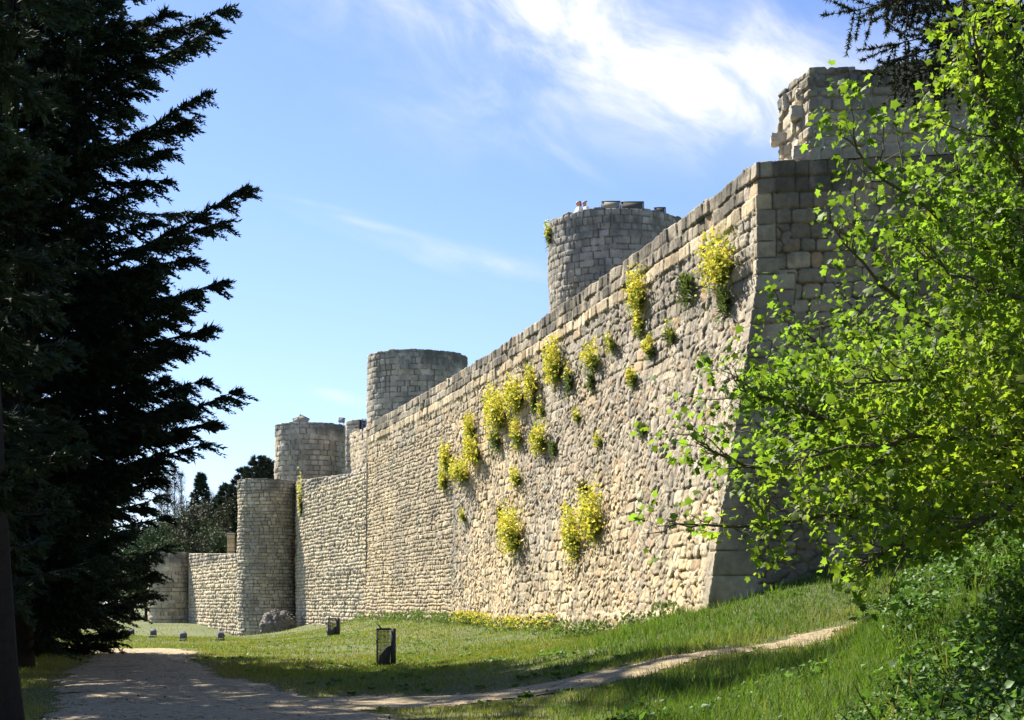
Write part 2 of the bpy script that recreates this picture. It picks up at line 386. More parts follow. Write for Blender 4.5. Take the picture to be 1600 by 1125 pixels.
def wall(name, P, U, z0, z1, dz, thick, pat, mat=None, bat=None, shift=None, closed=False, corner=None, parent=None, tj=.05, tw=.55, seed=0, caps=True, topseed=3):
    P = np.asarray(P, float); n = len(P); U = np.asarray(U, float)
    if closed: T = np.roll(P, -1, 0)-np.roll(P, 1, 0)
    else: T = np.gradient(P, axis=0)
    N = np.stack([-T[:, 1], T[:, 0]], -1); N /= np.linalg.norm(N, axis=1)[:, None]
    if corner is not None:
        for cidx in corner:
            for k, e in ((cidx-1, cidx-2), (cidx+1, cidx+2)):
                dd = (P[k]-P[e])*(1 if k < cidx else -1); q = np.array([-dd[1], dd[0]]); N[k] = q/np.linalg.norm(q)
            N[cidx] = (N[cidx-1]+N[cidx+1]); N[cidx] /= max(.5, N[cidx]@N[cidx-1])
    z1 = np.broadcast_to(np.asarray(z1, float), (n,)).copy()
    ti = np.floor(U/tw); tf = U/tw-ti
    z1 += tj*2*(h2(ti, 0, topseed)-.5)-tj*.9*(1-sst(0, .12, np.minimum(tf, 1-tf)))+(fbm(U*2.5, U*0, 9, 3)-.5)*tj
    rows = int(math.ceil((z1.max()-z0)/dz))+1; t = np.linspace(0, 1, rows)
    V = z0+t[None]*(z1-z0)[:, None]; UU = np.broadcast_to(U[:, None], V.shape)
    h, c = pat(UU, V)
    off = (bat(UU, V) if bat else 0)+h
    XY = P[:, None]+N[:, None]*off[..., None]
    if shift is not None: XY = XY+shift(UU, V)
    front = np.concatenate([XY, V[..., None]], -1)
    tops = []; tc = []
    if thick:
        base = P+(shift(UU[:, -1:], V[:, -1:])[:, 0] if shift is not None else 0)
        for k, f in enumerate((.12, .35, .7, 1.0)):
            q = base-N*(thick*f); zz = z1-(.0 if k else -.0)+.02*(fbm(q[:, 0]*3, q[:, 1]*3, 4, 3)-.5)*(k < 3)
            tops.append(np.concatenate([q, zz[:, None]], 1)[:, None]); tc.append(GREY*.8+0*c[:, -1:, :])
        q = base-N*thick; tops.append(np.concatenate([q, np.full((n, 1), z0)], 1)[:, None]); tc.append(GREYP+0*c[:, -1:, :])
    G = np.concatenate([front]+tops, 1); C = np.concatenate([c]+tc, 1); m = G.shape[1]
    ii = np.arange(n if closed else n-1)[:, None]; jj = np.arange(m-1)[None]; i2 = (ii+1) % n
    Fq = np.stack([ii*m+jj, ii*m+jj+1, i2*m+jj+1, i2*m+jj], -1).reshape(-1, 4)
    if thick and caps and not closed:
        ex = [[0, rows-1, m-2, m-1], [(n-1)*m+m-1, (n-1)*m+m-2, (n-1)*m+rows-1, (n-1)*m]]
        Fq = np.concatenate([Fq, ex])
    return mesh(name, G.reshape(-1, 3), Fq, mat or M['stone'], parent, C.reshape(-1, 3), smooth=True), G[:, :rows]

# ---------------------------------------------------------------- bastion: the big battered wall
C0 = np.array([5.86, 34.0]); DR = np.array([.99, -.139]); DR /= np.linalg.norm(DR)
cf = np.polyfit([34, 39.3, 52.0, 63.2, 83.6], [5.86, 4.64, 1.29, -1.99, -8.54], 2, w=[5, 1, 1, 1, 5])
Dm = [34.0]
while Dm[-1] < 83.6: Dm.append(Dm[-1]+.034+.012*(Dm[-1]-34)/50)
Dm[-1] = 83.6; Dm = np.array(Dm); main = np.stack([np.polyval(cf, Dm), Dm], -1); main[0] = C0
right = C0+DR*np.arange(.03, 12, .03)[:, None]
P = np.concatenate([right[::-1], main]); cidx = len(right)
seg = np.r_[0, np.cumsum(np.linalg.norm(np.diff(P, axis=0), axis=1))]; U = seg-seg[cidx]     # 0 at the corner, + along the long face
ZT = 12.3
d1 = main[40]-main[0]; d1 /= np.linalg.norm(d1); n1 = np.array([-d1[1], d1[0]]); n2 = np.array([DR[1], -DR[0]]); n2 = n2 if n2[1] < 0 else -n2
def bz(V): return np.clip((9.4-V)/(9.4-1.6), 0, 1.25)
def b_main(U, V): return 1.3*bz(V)*np.clip(1-U/36, 0.08, 1)
def b_right(U, V): return .55*bz(V)+0*U
def bat(U, V):
    pl = .15*sst(1.50, 1.42, V+.12*(vn(U*1.7, U*0, 6)-.5))*sst(12, 6, U)*sst(-1.2, -.7, U)      # plinth ledge
    pl2 = -.04*sst(ZT-1.18, ZT-1.21, V)*(U > 0)
    return np.where(U > 1e-6, b_main(U, V), np.where(U < -1e-6, b_right(U, V), 0))+(np.abs(U) > 1e-6)*(pl+pl2)
nm = np.linalg.inv(np.stack([n1, n2]))
def shift(U, V):
    """tangential lean of both faces towards the leaning corner"""
    o = np.einsum('ij,nmj->nmi', nm, np.stack([1.3*bz(V), .55*bz(V)], -1))
    nn = np.where((U > 0)[..., None], n1, n2); tang = o-nn*(o*nn).sum(-1)[..., None]
    wgt = np.where(U > 0, np.clip(1-U/7, 0, 1), np.clip(1+U/5, 0, 1))[..., None]
    return np.where((np.abs(U) < 1e-6)[..., None], o, tang*wgt)
def pat_main(U, V):
    sd_ = 1
    A = coursed(U, V, .383, .46, .012, 21, .1, .3, rc=.05, ofs=ZT % .383)         # top courses
    B = rubble(U, V, .42, .27, 31, .06, .78); B2 = rubble(U, V, .25, .17, 35, .05, .85)
    pk = fbm(U*1.3, V*1.6, 37, 3) > .56
    B = tuple(np.where(pk, q, p) for p, q in zip(B, B2))
    D_ = coursed(U, V, .20, .30, .07, 41, .55, .5, rc=.05)
    E = coursed(U, V, .36, .52, .05, 51, .25, .4, rc=.10)                        # squared blocks of the shaded face / upper band
    seam = U-(33+1.3*(fbm(V*.5, V*0, 71, 3)-.5))
    up = ZT-1.17-(2.6+2.0*fbm(U*.25, U*0+3, 77, 3)-1.0)
    m_top = V > ZT-1.165
    m_c = (seam > 0) & (V < up+1.6)
    m_e = ((U < -.0) & ((V > 10.75+.5*(vn(U*.8, U*0, 4)-.5)) | (vn(U*.9, V*1.1, 24) > .72))) | ((V > up) & (fbm(U*.6, V*.6, 8, 3) > .46)) | (fbm(U*.9, V*1.1, 18, 3) > .60)
    QH = np.where(V > 3.6, .40, .60); qrow = np.floor((V+.06*(vn(U*1.1, V*0, 83)-.5))/QH)+1000*(V > 3.6)
    qw = np.where(h2(qrow, 0, 84) > .5, np.where(U < 0, .50, .30), np.where(U < 0, .88, .60))+.14*(h2(qrow, (U > 0)*1, 85)-.5)
    m_q = (np.abs(U) < qw) & ~m_top
    Q = coursed(U, V, .40, 9, .008, 61, 0, 0, rc=.05)
    fr_ = (V+.06*(vn(U*1.1, V*0, 83)-.5))/QH; fr_ = fr_-np.floor(fr_)
    qd = np.minimum(np.minimum(fr_, 1-fr_)*QH, np.where(m_q, qw-np.abs(U), 1))
    qr = h2(qrow, (U > 0)*1, 9)
    out = []
    for a, b, c_, e, q in zip(B, D_, E, A, (qd, qr, h2(qrow, (U > 0)*3, 12)*.6+.3, h2(qrow, 0, 13)*.9, Q[4]*0)):
        x = np.where(m_c, b, a); x = np.where(m_e & ~m_c, c_, x); x = np.where(m_top, e, x); x = np.where(m_q, q, x); out.append(x)
    d, r1, r2, r3, tl = out
    ew = np.where(m_top | m_q, .035, np.where(m_c, .045, .038)); amp = np.where(m_top, .05, np.where(m_q, .045, np.where(m_c, .055, .052)))
    h = amp*sst(0, 1, d/ew)*(.35+1.0*r1)+tl*amp*.8
    rg = np.abs(fbm(U*4.3+r1*9, V*4.3, 20, 4, .62)-.5)*2
    h += ((fbm(U*8, V*8, 20, 4, .7)-.5)*np.where(m_top, .026+.012*(U < 0), np.where(m_q, .045, .05))-rg*np.where(m_top, .01, np.where(m_q, .02, .035)))*sst(0, 1, d/ew)+(fbm(U*.6, V*.6, 30, 3)-.5)*.12-amp*.6
    top2 = V > ZT-.77
    h += np.where(top2, (vn(U*2.1, np.floor((V-ZT)/.383), 14)-.5)*.10, 0)
    c = WARM*(1-r2[..., None])+PALE*r2[..., None]
    gr = np.clip(sst(.45, .62, fbm(U*.16+3, V*.28, 91, 4))*.75+sst(7.5, 11, V)*.25-sst(5, 2, V)*.4+(r1 > .8)*.5, 0, 1)
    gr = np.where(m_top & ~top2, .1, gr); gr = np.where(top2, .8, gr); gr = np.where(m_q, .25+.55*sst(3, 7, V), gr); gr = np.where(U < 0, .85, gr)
    gr = np.where(m_c, gr*.5, gr)[..., None]
    c = c*(1-gr)+(GREY*(1-r2[..., None])+GREYP*r2[..., None])*gr
    o = (((r3 > .93) & ~m_c)*.55)[..., None]; c = c*(1-o)+OCH*o
    k = np.clip((m_top & ~top2)*.7*(r2 > .25), 0, 1)[..., None]; c = c*(1-k)+PALE*1.05*k
    c = c*(.72+.5*h2(np.floor(r1*9999), np.floor(r2*9999), 5))[..., None]
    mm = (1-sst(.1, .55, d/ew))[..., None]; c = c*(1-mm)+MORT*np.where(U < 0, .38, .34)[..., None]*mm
    c = stain(c, np.where(top2, 1.15, .0)+.35*sst(9.5, 12.3, V)*(U > -20), U, V, 101)
    c = stain(c, np.where(U < 0, .75, .3), U*1.3, V*.8, 111, GREY*.5)  # stronger on the right face: part weathering, part painted shade
    c = c*np.where((U < 0)[..., None], np.array([.84, .76, .62]), np.array([.95, .91, .85]))  # right face tinted darker and warmer, its shade put into the colour
    strk = np.exp(-((seam+.2)/.45)**2)*sst(7.2, 6.2, V)*sst(2.6, 4, V)*(.5+.9*fbm(U*1.5, V*.6, 121, 3))
    run = sst(.56, .72, fbm(U*2.2, V*.13, 122, 4, .6))*sst(11.3, 9.5, V)*.5*(U > 0)
    kk_ = np.clip(np.maximum(strk, run), 0, .8)[..., None]; c = c*(1-kk_)+DARK*1.3*kk_
    return h, c
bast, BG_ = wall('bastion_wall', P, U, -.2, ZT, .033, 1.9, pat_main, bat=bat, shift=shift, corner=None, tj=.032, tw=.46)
# fix corner column direction: normals there come from the finite difference, the offset from shift()
tag(bast, 'long battered rubble stone curtain wall with pale corner blocks climbing over the right half', 'wall')

def pat_upper(U, V):
    d, r1, r2, r3, tl = coursed(U, V, .31, .38, .06, 151, .45, .5, rc=.08, ofs=.1)
    ew = .05; h = .085*sst(0, 1, d/ew)*(.5+.8*r1)+tl*.04+(fbm(U*7, V*7, 20, 4, .6)-.5)*.035-.04
    c = GREY*(1-r2[..., None])*1.15+GREYP*r2[..., None]; k = np.where(U < 1.7, .7, .15)[..., None]; c = c*(1-k)*np.array([.82, .75, .62])+(PALE*.9)*k  # front face darkened and warmed to carry its shade, end face paler
    c = c*(.75+.45*h2(np.floor(r1*9999), np.floor(r2*9999), 5))[..., None]
    mm = (1-sst(.1, .55, d/ew))[..., None]; c = c*(1-mm)+MORT*.4*mm
    c = stain(c, .75*sst(13.7, 14.2, V)+.3, U, V, 161); return h, c
t0 = 1.233; FC = C0+DR*t0; BK = FC+np.array([-.43, 1.62])
e1 = BK+(FC-BK)*np.linspace(0, 1, 60)[:, None]; e2 = FC+DR*np.arange(.03, 11, .03)[:, None]
P2 = np.concatenate([e2[::-1], e1[::-1]])            # from the right end to the broken end, then back
s2 = np.r_[0, np.cumsum(np.linalg.norm(np.diff(P2, axis=0), axis=1))]; s2 = s2[-1]-s2
wall('upper', P2, s2, ZT-.02, 14.42, .03, .01, pat_upper, tj=.07, tw=.52, corner=[len(e2)], caps=False)
up = bpy.data.objects['upper']; up.name = 'upper_wall'; up.data.name = 'upper_wall'
tag(up, 'broken upper wall of grey blocks rising above the corner behind the spruce boughs', 'wall')
# its mass: rough block core and top, and the stones that stick out of the torn end
def rough_block(c, s, seed, rot=None, amp=.03, n=7):
    g = np.linspace(-1, 1, n); V = []; Fq = []; k = 0
    for ax in range(3):
        for sg in (-1, 1):
            A, B = np.meshgrid(g, g); Q = np.zeros((n*n, 3)); Q[:, ax] = sg; Q[:, (ax+1) % 3] = A.ravel(); Q[:, (ax+2) % 3] = B.ravel()
            i = np.arange(n-1)[:, None]*n+np.arange(n-1)[None]
            f = np.stack([i, i+1, i+n+1, i+n], -1).reshape(-1, 4)
            if sg < 0: f = f[:, ::-1]
            V.append(Q); Fq.append(f+k); k += n*n
    V = np.concatenate(V); V = V*(1-.06*(np.abs(V)**4).sum(1)[:, None]/3)
    nse = np.stack([fbm(V[:, 0]*1.6+seed, V[:, 1]*1.6+V[:, 2]*2.1, seed+q, 3)-.5 for q in range(3)], -1)
    V = V*np.asarray(s)/2+nse*2*amp
    if rot is not None: V = V@np.asarray(rot).T
    return V+np.asarray(c), np.concatenate(Fq)
ru = math.atan2(DR[1], DR[0]); RU = rotz(ru)
core = Acc(); cc = FC+DR*5.6+np.array([.16, .95])
core.add(*box((cc[0]+.05, cc[1], 13.2), (10.9, 1.55, 2.3), RU), c=GREY*.8)
for k in range(21):
    q = FC+DR*(.3+k*.52)+np.array([.12, .8]); core.add(*rough_block((q[0], q[1], 14.38+.05*math.sin(k*2.3)), (.5, 1.5, .14), k, RU, .02), c=GREY*(.7+.3*random.random()))
core.build('core', M['stone'], up, smooth=True)
bl = Acc()
for k, (px, py, D, s) in enumerate([(1216, 216, 35.2, (.55, .5, .22)), (1224, 236, 35.2, (.35, .4, .25)), (1252, 176, 34.3, (.75, .5, .30)), (1240, 200, 34.6, (.3, .5, .3)), (1254, 238, 34.1, (.7, .4, .34)), (1248, 150, 34.3, (.34, .45, .3)), (1225, 160, 35, (.3, .45, .35))]):
    c = W(px, py, D); bl.add(*rough_block(c+np.array([.12, .1, 0]), s, k+40, RU, .05, 8), c=(PALE*.85 if k % 2 else GREYP))
bl.build('projecting_stone', M['stone'], up, smooth=True)

# ---------------------------------------------------------------- other walls and towers
def pat_gen(seed, ch, cw, amp=.06, ew=.05, grey=.3, warp=.04, topz=None, tg=.8, rub=False, low_warm=0, st=.3, tone=1.0):
    def f(U, V):
        d, r1, r2, r3, tl = coursed(U, V, ch, cw, warp, seed, .3, .4, rc=.05) if not rub else rubble(U, V, cw, ch, seed)
        h = amp*sst(0, 1, d/ew)*(.35+1.0*r1)+tl*amp*.8+(fbm(U*6, V*6, seed, 4, .7)-.5)*(.03 if amp < .05 else .06)*sst(0, 1, d/ew)-amp*.6+(fbm(U*.5, V*.5, seed+9, 3)-.5)*.18
        g = np.clip(grey+(r1 > .75)*.35+(fbm(U*.3, V*.3, seed+4, 3)-.5)*.6-low_warm*sst(3, 0, V), 0, 1)
        if topz is not None: g = np.clip(g+tg*(V > topz-.8), 0, 1)
        g = g[..., None]; t = r2[..., None]
        c = (WARM*(1-t)+PALE*t)*(1-g)+(GREY*(1-t)+GREYP*t)*g
        c = tone*c*(.74+.46*h2(np.floor(r1*9999), np.floor(r2*9999), 5))[..., None]
        mm = (1-sst(.1, .55, d/ew))[..., None]; c = c*(1-mm)+MORT*(.35 if grey > .4 else .5)*mm
        a = st+(0 if topz is None else .6*sst(topz-1.2, topz-.2, V))
        return h, stain(c, a, U, V, seed+77)
    return f
def line(pts, step):
    out = []; pts = np.asarray(pts, float)
    for a, b in zip(pts[:-1], pts[1:]):
        n = max(2, int(np.linalg.norm(b-a)/step)); out.append(a+(b-a)*np.linspace(0, 1, n, endpoint=False)[:, None])
    out.append(pts[-1:]); P = np.concatenate(out); return P, np.r_[0, np.cumsum(np.linalg.norm(np.diff(P, axis=0), axis=1))]
def wpt(px, D): return ((px-800)/F*D, D)
P, u = line([(-8.46, 84.2), (-11.0, 90.6), (-14.75, 99.8), (-15.25, 101.3), (-15.95, 104.9)], .05)
lw, LG = wall('lower_wall', P, u, -1.6, 9.62+1.12*u/u[-1], .05, 1.5, pat_gen(201, .24, .33, .085, .055, .12, warp=.07, topz=10.4, tg=.6), tj=.05, tw=.5)
tag(lw, 'lower sunlit coursed stone wall between the slim round turret and the big wall', 'wall')
P, u = line([(-20.1, 106.0), (-24.3, 114.5), (-28.3, 124.7)], .06)
fw, _ = wall('far_wall', P, u, -1.8, 5.5+.7*u/u[-1], .06, 1.2, pat_gen(231, .28, .45, .085, .06, -.05, low_warm=0, topz=5.8, tg=.4), tj=.02, tw=.5)
tag(fw, 'low far sunlit stone wall left of the slim round turret', 'wall')
def tower(name, cx, cy, r, z0, z1, dz, du, pat, label, floor=1.0, thick=.75, bt=0, tj=.05, seed=1, zb=None):
    n = int(2*math.pi*r/du); a = -np.arange(n)/n*2*math.pi+.3      # clockwise so that the left-hand normal points out
    P = np.stack([cx+r*np.cos(a), cy+r*np.sin(a)], -1); U = np.arange(n)*(2*math.pi*r/n)
    root = empty(name, (cx, cy, z0 if zb is None else zb)); tag(root, label, 'tower')
    o, g = wall('wall', P, U, z0, z1, dz, thick, pat, bat=(lambda U, V: bt*np.clip((z1-V)/(z1-z0), 0, 1)) if bt else None, closed=True, parent=root, tj=tj, tw=2*math.pi*r/round(2*math.pi*r/.5), topseed=seed)
    o.location = (-cx, -cy, -root.location[2])
    k = 40; b = np.arange(k)/k*2*math.pi; zf = z1-floor-root.location[2]
    V = np.concatenate([[[0, 0, zf]], np.stack([(r-thick+.05)*np.cos(b), (r-thick+.05)*np.sin(b), np.full(k, zf)], -1)])
    mesh('floor', V, [(0, i+1, (i+1) % k+1) for i in range(k)], M['rock'], root)
    return root
tower('round_tower', 4.38, 60, 2.83, 2, 17.68, .045, .045, pat_gen(301, .28, .34, .04, .04, .72, .03, 17.5, .5, tone=1.0, st=.5), 'tall round grey tower rising behind the long wall with two people on top', floor=1.08, tj=.05, seed=5)
tower('round_tower', -6.35, 95, 3.32, 2, 18.2, .06, .07, pat_gen(331, .36, .42, .04, .05, .68, .035, 18.1, .5, st=.5), 'middle round grey tower just left of the centre, bare smooth top', floor=1.2, tj=.035, seed=8)
tower('round_tower', -16.7, 118, 2.95, 0, 16.5, .07, .08, pat_gen(361, .42, .50, .045, .055, .55, .035, 16.4, .5, tone=1.05, st=.45), 'leftmost high round tower with tilted panels on its rim', floor=1.2, tj=.035, seed=11)
tower('round_turret', -18.1, 105, 2.13, -2.0, 10.85, .05, .05, pat_gen(391, .25, .42, .075, .05, .45, .04, 10.7, .5, st=.35), 'slim round rubble turret where the lower wall meets the far wall, boulder at its foot', floor=.3, tj=.04, seed=14)
tower('round_turret', -30.3, 126, 1.76, -1.8, 6.35, .07, .07, pat_gen(421, .36, .5, .05, .05, .15, .03, 6.2, .6, low_warm=.4), 'farthest low round turret at the left end of the far wall', floor=.2, bt=.22, tj=.02, seed=17)
P, u = line([wpt(600, 104), wpt(543, 113)], .08)
o, _ = wall('link_wall', P, u, 4, 15.2, .07, 1.0, pat_gen(451, .36, .5, .05, .05, .2, .03), tj=.03); tag(o, 'short sunlit wall linking the leftmost high tower to the middle tower', 'wall')
P, u = line([wpt(562, 111.5), wpt(541.5, 112.6), wpt(540, 116)], .07)
o, _ = wall('wall_pier', P, u, 6, 16.25, .07, 1.4, pat_gen(471, .42, .6, .05, .05, .6, .02), tj=.03, corner=None); tag(o, 'narrow stone pier beside the leftmost high tower', 'pier')
# blue railing on the link wall
rr = empty('railing', W(566, 678, 109)); tag(rr, 'short blue metal railing beside the middle tower', 'railing'); a = Acc(); b = Acc()
for k in range(3): a.add(*tube([(k*.28, 0, -.3), (k*.28, 0, 1.15)], .035, 6))
for z in (.45, .8, 1.13): b.add(*tube([(-.05, 0, z), (.7, 0, z)], .028, 6))
a.build('post', M['blue'], rr); b.build('rail', M['blue'], rr)
# small stone pier behind the far wall
pz = empty('gate_pier', W(361, 862, 112)); tag(pz, 'small square stone pier behind the low far wall', 'pier'); a = Acc()
for k in range(5): a.add(*rough_block((0, 0, -.15+k*.33), (.56, .5, .31), 70+k, None, .015), c=WARM*(.8+.1*(k % 3)))
a.build('shaft', M['stone'], pz, smooth=True); a = Acc(); a.add(*rough_block((0, 0, 1.42), (.62, .58, .12), 90, None, .01), c=GREYP); a.build('cap', M['stone'], pz)

# ---------------------------------------------------------------- panels on tower tops
def panel(px, py, D, wd, ht, light, label, rz=0.0, tilt=R(-14), roll=0):
    c = W(px, py, D); root = empty('information_panel', (c[0], c[1], c[2]-.1), rz); tag(root, label, 'information panel')
    Rm = rotx(tilt); Rr = np.array([[math.cos(roll), 0, math.sin(roll)], [0, 1, 0], [-math.sin(roll), 0, math.cos(roll)]]); Rm = Rr@Rm
    a = Acc(); a.add(*box((0, 0, .1), (wd-.06, .02, ht-.06), Rm)); a.build('board', M['board_light' if light else 'board'], root)
    a = Acc()
    for s in (-1, 1):
        a.add(*box(Rm@np.array([0, 0, s*(ht/2)])+np.array([0, 0, .1]), (wd+.03, .05, .035), Rm))
        a.add(*box(Rm@np.array([s*wd/2, 0, 0])+np.array([0, 0, .1]), (.035, .045, ht-.04), Rm))
    a.build('frame', M['darkmetal'], root)
    for s in (-1, 1):
        a = Acc(); a.add(*tube([(s*wd*.32, .05, -.02), (s*wd*.32, .12, -.9)], .025, 6)); a.build('leg', M['darkmetal'], root)
G_P = 'tilted panels on the tower tops'
for args in [(954.5, 321, 58.0, .74, .36, True, 'pale framed tilted panel on the tall tower, left of the wide dark panel'),
             (988, 322.5, 57.7, .92, .40, False, 'wide dark tilted panel on the tall tower rim'),
             (1031, 329, 58.2, .46, .26, False, 'small dark panel on the tall tower, rightmost of its three')]:
    panel(*args)
panel(465, 657, 116.5, .75, .5, True, 'left tilted panel on the leftmost high tower', roll=-.25)
panel(474, 655.5, 116.0, .85, .55, True, 'steeper right tilted panel of the pair on the leftmost high tower', roll=.45)
panel(534, 656.5, 117.5, .5, .4, True, 'small single panel at the right edge of the leftmost high tower', roll=.1)

# ---------------------------------------------------------------- people on the tower
def skinned(name, verts, edges, rad, mat, parent, root=0, lev=1):
    me = bpy.data.meshes.new(name); me.from_pydata(verts, edges, []); o = bpy.data.objects.new(name, me); COL.objects.link(o); o.parent = parent
    sk = o.modifiers.new('skin', 'SKIN'); me.materials.append(mat)
    for i, r in enumerate(rad): me.skin_vertices[0].data[i].radius = (r, r) if not isinstance(r, tuple) else r
    me.skin_vertices[0].data[root].use_root = True
    ss = o.modifiers.new('sub', 'SUBSURF'); ss.levels = lev; ss.render_levels = lev
    sk.use_smooth_shade = True
    return o
def person(loc, rz, label, hair, lean=0.0, hcol='hair'):
    r = empty('person', loc, rz); tag(r, label, 'person')
    v = [(0, 0, .95), (0, 0, 1.15), (0, .0, 1.38), (0, 0, 1.48), (0, -.02, 1.56), (0, -.03, 1.66), (0, -.01, 1.73),
         (-.17, 0, 1.40), (-.25, -.06, 1.14), (-.20, -.28, 1.04), (-.18, -.36, 1.03), (.17, 0, 1.40), (.25, -.06, 1.14), (.20, -.28, 1.04), (.18, -.36, 1.03),
         (-.10, 0, .88), (-.11, -.02, .48), (-.11, .02, .08), (-.11, -.12, .03), (.10, 0, .88), (.11, -.02, .48), (.11, .02, .08), (.11, -.12, .03)]
    e = [(0, 1), (1, 2), (2, 3), (3, 4), (4, 5), (5, 6), (2, 7), (7, 8), (8, 9), (9, 10), (2, 11), (11, 12), (12, 13), (13, 14), (0, 15), (15, 16), (16, 17), (17, 18), (0, 19), (19, 20), (20, 21), (21, 22)]
    rad = [.15, .13, .15, .06, .07, .085, .06, .07, .05, .04, .03, .07, .05, .04, .03, .09, .06, .045, .04, .09, .06, .045, .04]
    for hx, sgn in ((10, -1), (14, 1)):                       # five fingers
        p = v[hx]
        for k in range(5):
            v.append((p[0]+sgn*(k-2)*.018, p[1]-.05-(.02 if k in (1, 2, 3) else 0), p[2]-.015)); e.append((hx, len(v)-1)); rad.append(.009)
    v.append((0, -.115, 1.625)); e.append((5, len(v)-1)); rad.append(.016)   # nose
    for s in (-1, 1): v.append((s*.085, 0, 1.635)); e.append((5, len(v)-1)); rad.append(.018)   # ears
    skinned('body', v, e, rad, M['skin'], r, lev=2)
    skinned('shirt', [(0, 0, .93), (0, 0, 1.15), (0, 0, 1.39), (0, 0, 1.45), (-.18, 0, 1.40), (-.26, -.06, 1.16), (.18, 0, 1.40), (.26, -.06, 1.16)],
            [(0, 1), (1, 2), (2, 3), (2, 4), (4, 5), (2, 6), (6, 7)], [.175, .155, .175, .075, .095, .075, .095, .075], M['shirt'], r, lev=2)
    skinned('trousers', [(0, 0, .98), (-.10, 0, .86), (-.115, -.02, .48), (-.11, .02, .10), (.10, 0, .86), (.115, -.02, .48), (.11, .02, .10)],
            [(0, 1), (1, 2), (2, 3), (0, 4), (4, 5), (5, 6)], [.165, .11, .08, .065, .11, .08, .065], M['trouser'], r, lev=2)
    hv = [(0, .012, 1.74), (0, .045, 1.67)]+([(0, .07, 1.55), (0, .08, 1.44)] if hair else [])
    skinned('hair', hv, [(i, i+1) for i in range(len(hv)-1)], [.088, .085]+([.075, .05] if hair else []), M[hcol], r, lev=2)
    for s in (-1, 1):
        a = Acc(); a.add(*box((s*.035, -.113, 1.665), (.02, .008, .01))); a.build('eye', M['hair'], r)
zf = 17.68-1.08
person((.5*0+(904-800)/F*58.6, 58.6, zf), R(-75), 'person with grey-brown hair in a white top, left of the two on the tall tower', True, hcol='hairgrey')
person(((914-800)/F*58.4, 58.4, zf-.05), R(-60), 'dark-haired person in a white shirt, right of the two on the tall tower', False)

# ---------------------------------------------------------------- cages, spotlights, boulder
def cage(px, py, D, label, h=1.02, wdt=.52, cls=1, rz=0.12):
    c = W(px, py, D); c[2] = gz(c[0], c[1]); root = empty('wire_cage', c, rz); tag(root, label, 'wire cage')
    a = Acc(); a.add(*box((wdt/2-.06, -.0, h/2-.1), (.13, .34, h+.2))); a.build('post', M['darkmetal'], root)
    a = Acc()
    for y in (-.2, .2):
        a.add(*box((-.065, y, h-.02), (wdt-.13, .05, .05))); a.add(*box((-wdt/2+.02, y, h/2-.1), (.03, .03, h+.12)))
    a.add(*box((-wdt/2+.02, 0, h-.02), (.036, .36, .04)))
    a.build('frame', M['darkmetal'], root)
    a = Acc()
    for y in (-.205, .205):
        for k in range(9): a.add(*tube([(-wdt/2+.05+k*.038, y, -.1), (-wdt/2+.05+k*.038, y, h-.04)], .0055, 4))
        for k in range(10): a.add(*tube([(-wdt/2+.02, y+.008, .03+k*.1), (wdt/2-.12, y+.008, .03+k*.1)], .003, 4))
    for k in range(7): a.add(*tube([(-wdt/2+.01, -.17+k*.056, -.1), (-wdt/2+.01, -.17+k*.056, h-.04)], .005, 4))
    a.build('wire_mesh', M['darkmetal'], root)
    # slanting floodlight housing inside
    v = [(x, y, z) for y in (-.12, .14) for x, z in ((-.22, .0), (.10, .0), (.13, .55), (.02, .50), (-.17, .28))]
    me = bpy.data.meshes.new('floodlight'); me.from_pydata(v, [], [(0, 1, 2, 3, 4), (9, 8, 7, 6, 5)]+[(i, (i+5), (i+1) % 5+5, (i+1) % 5) for i in range(5)])
    me.materials.append(M['darkmetal']); o = bpy.data.objects.new('floodlight', me); COL.objects.link(o); o.parent = root
    a = Acc(); a.add(*box((-wdt/2+.0, -.22, h*.66), (.05, .03, .09))); a.build('padlock', M['darkmetal'], root)
    a = Acc(); a.add(*tube([(-wdt/2+.12, -.2, h), (-wdt/2+.04, -.2, h+.1)], .022, 6)); a.build('latch', M['darkmetal'], root)
cage(603, 1042, 39.5, 'larger near wire cage with a floodlight inside, in the lawn at the shade edge', rz=.15)
cage(522, 1000, 69, 'smaller distant wire cage standing near the foot of the lower wall', h=.95, rz=-.1)
def spot(px, py, D, label, rz, k):
    c = W(px, py, D); c[2] = gz(c[0], c[1])+.02; root = empty('ground_spotlight', c, rz); tag(root, label, 'spotlight', None)
    a = Acc(); a.add(*rough_block((0, 0, .03), (.46, .36, .12), k+5, None, .02), c=GREYP*.5); a.build('base', M['stone'], root)
    a = Acc(); Rm = rotx(R(-35)); a.add(*box((.06, 0, .32), (.30, .20, .34), Rm)); a.build('housing', M['greymetal'], root)
    a = Acc(); a.add(*box(np.array([.06, 0, .32])+Rm@np.array([0, -.0, .185]), (.26, .16, .03), Rm)); a.build('glass', M['greymetal'], root)
    for s in (-1, 1):
        a = Acc(); a.add(*box((.06+s*.175, 0, .24), (.03, .05, .34))); a.build('bracket', M['darkmetal'], root)
for k, (px, py, D, l) in enumerate([(204, 988, 92, 'leftmost small grey ground spotlight, nearest the dark trees'), (238, 998, 84, 'second grey ground spotlight from the left on the lawn beyond the path'),
        (285, 1003, 78, 'third grey ground spotlight from the left, where the path bends'), (344, 1005, 78, 'grey ground spotlight on the lawn just left of the slim turret'),
        (514, 1000, 70, 'small pale spotlight beside the distant wire cage')]):
    spot(px, py, D, l, .3*k, k)
c = W(436, 1003, 99); bx, by = c[0], c[1]; bzz = float(gz(bx, by))
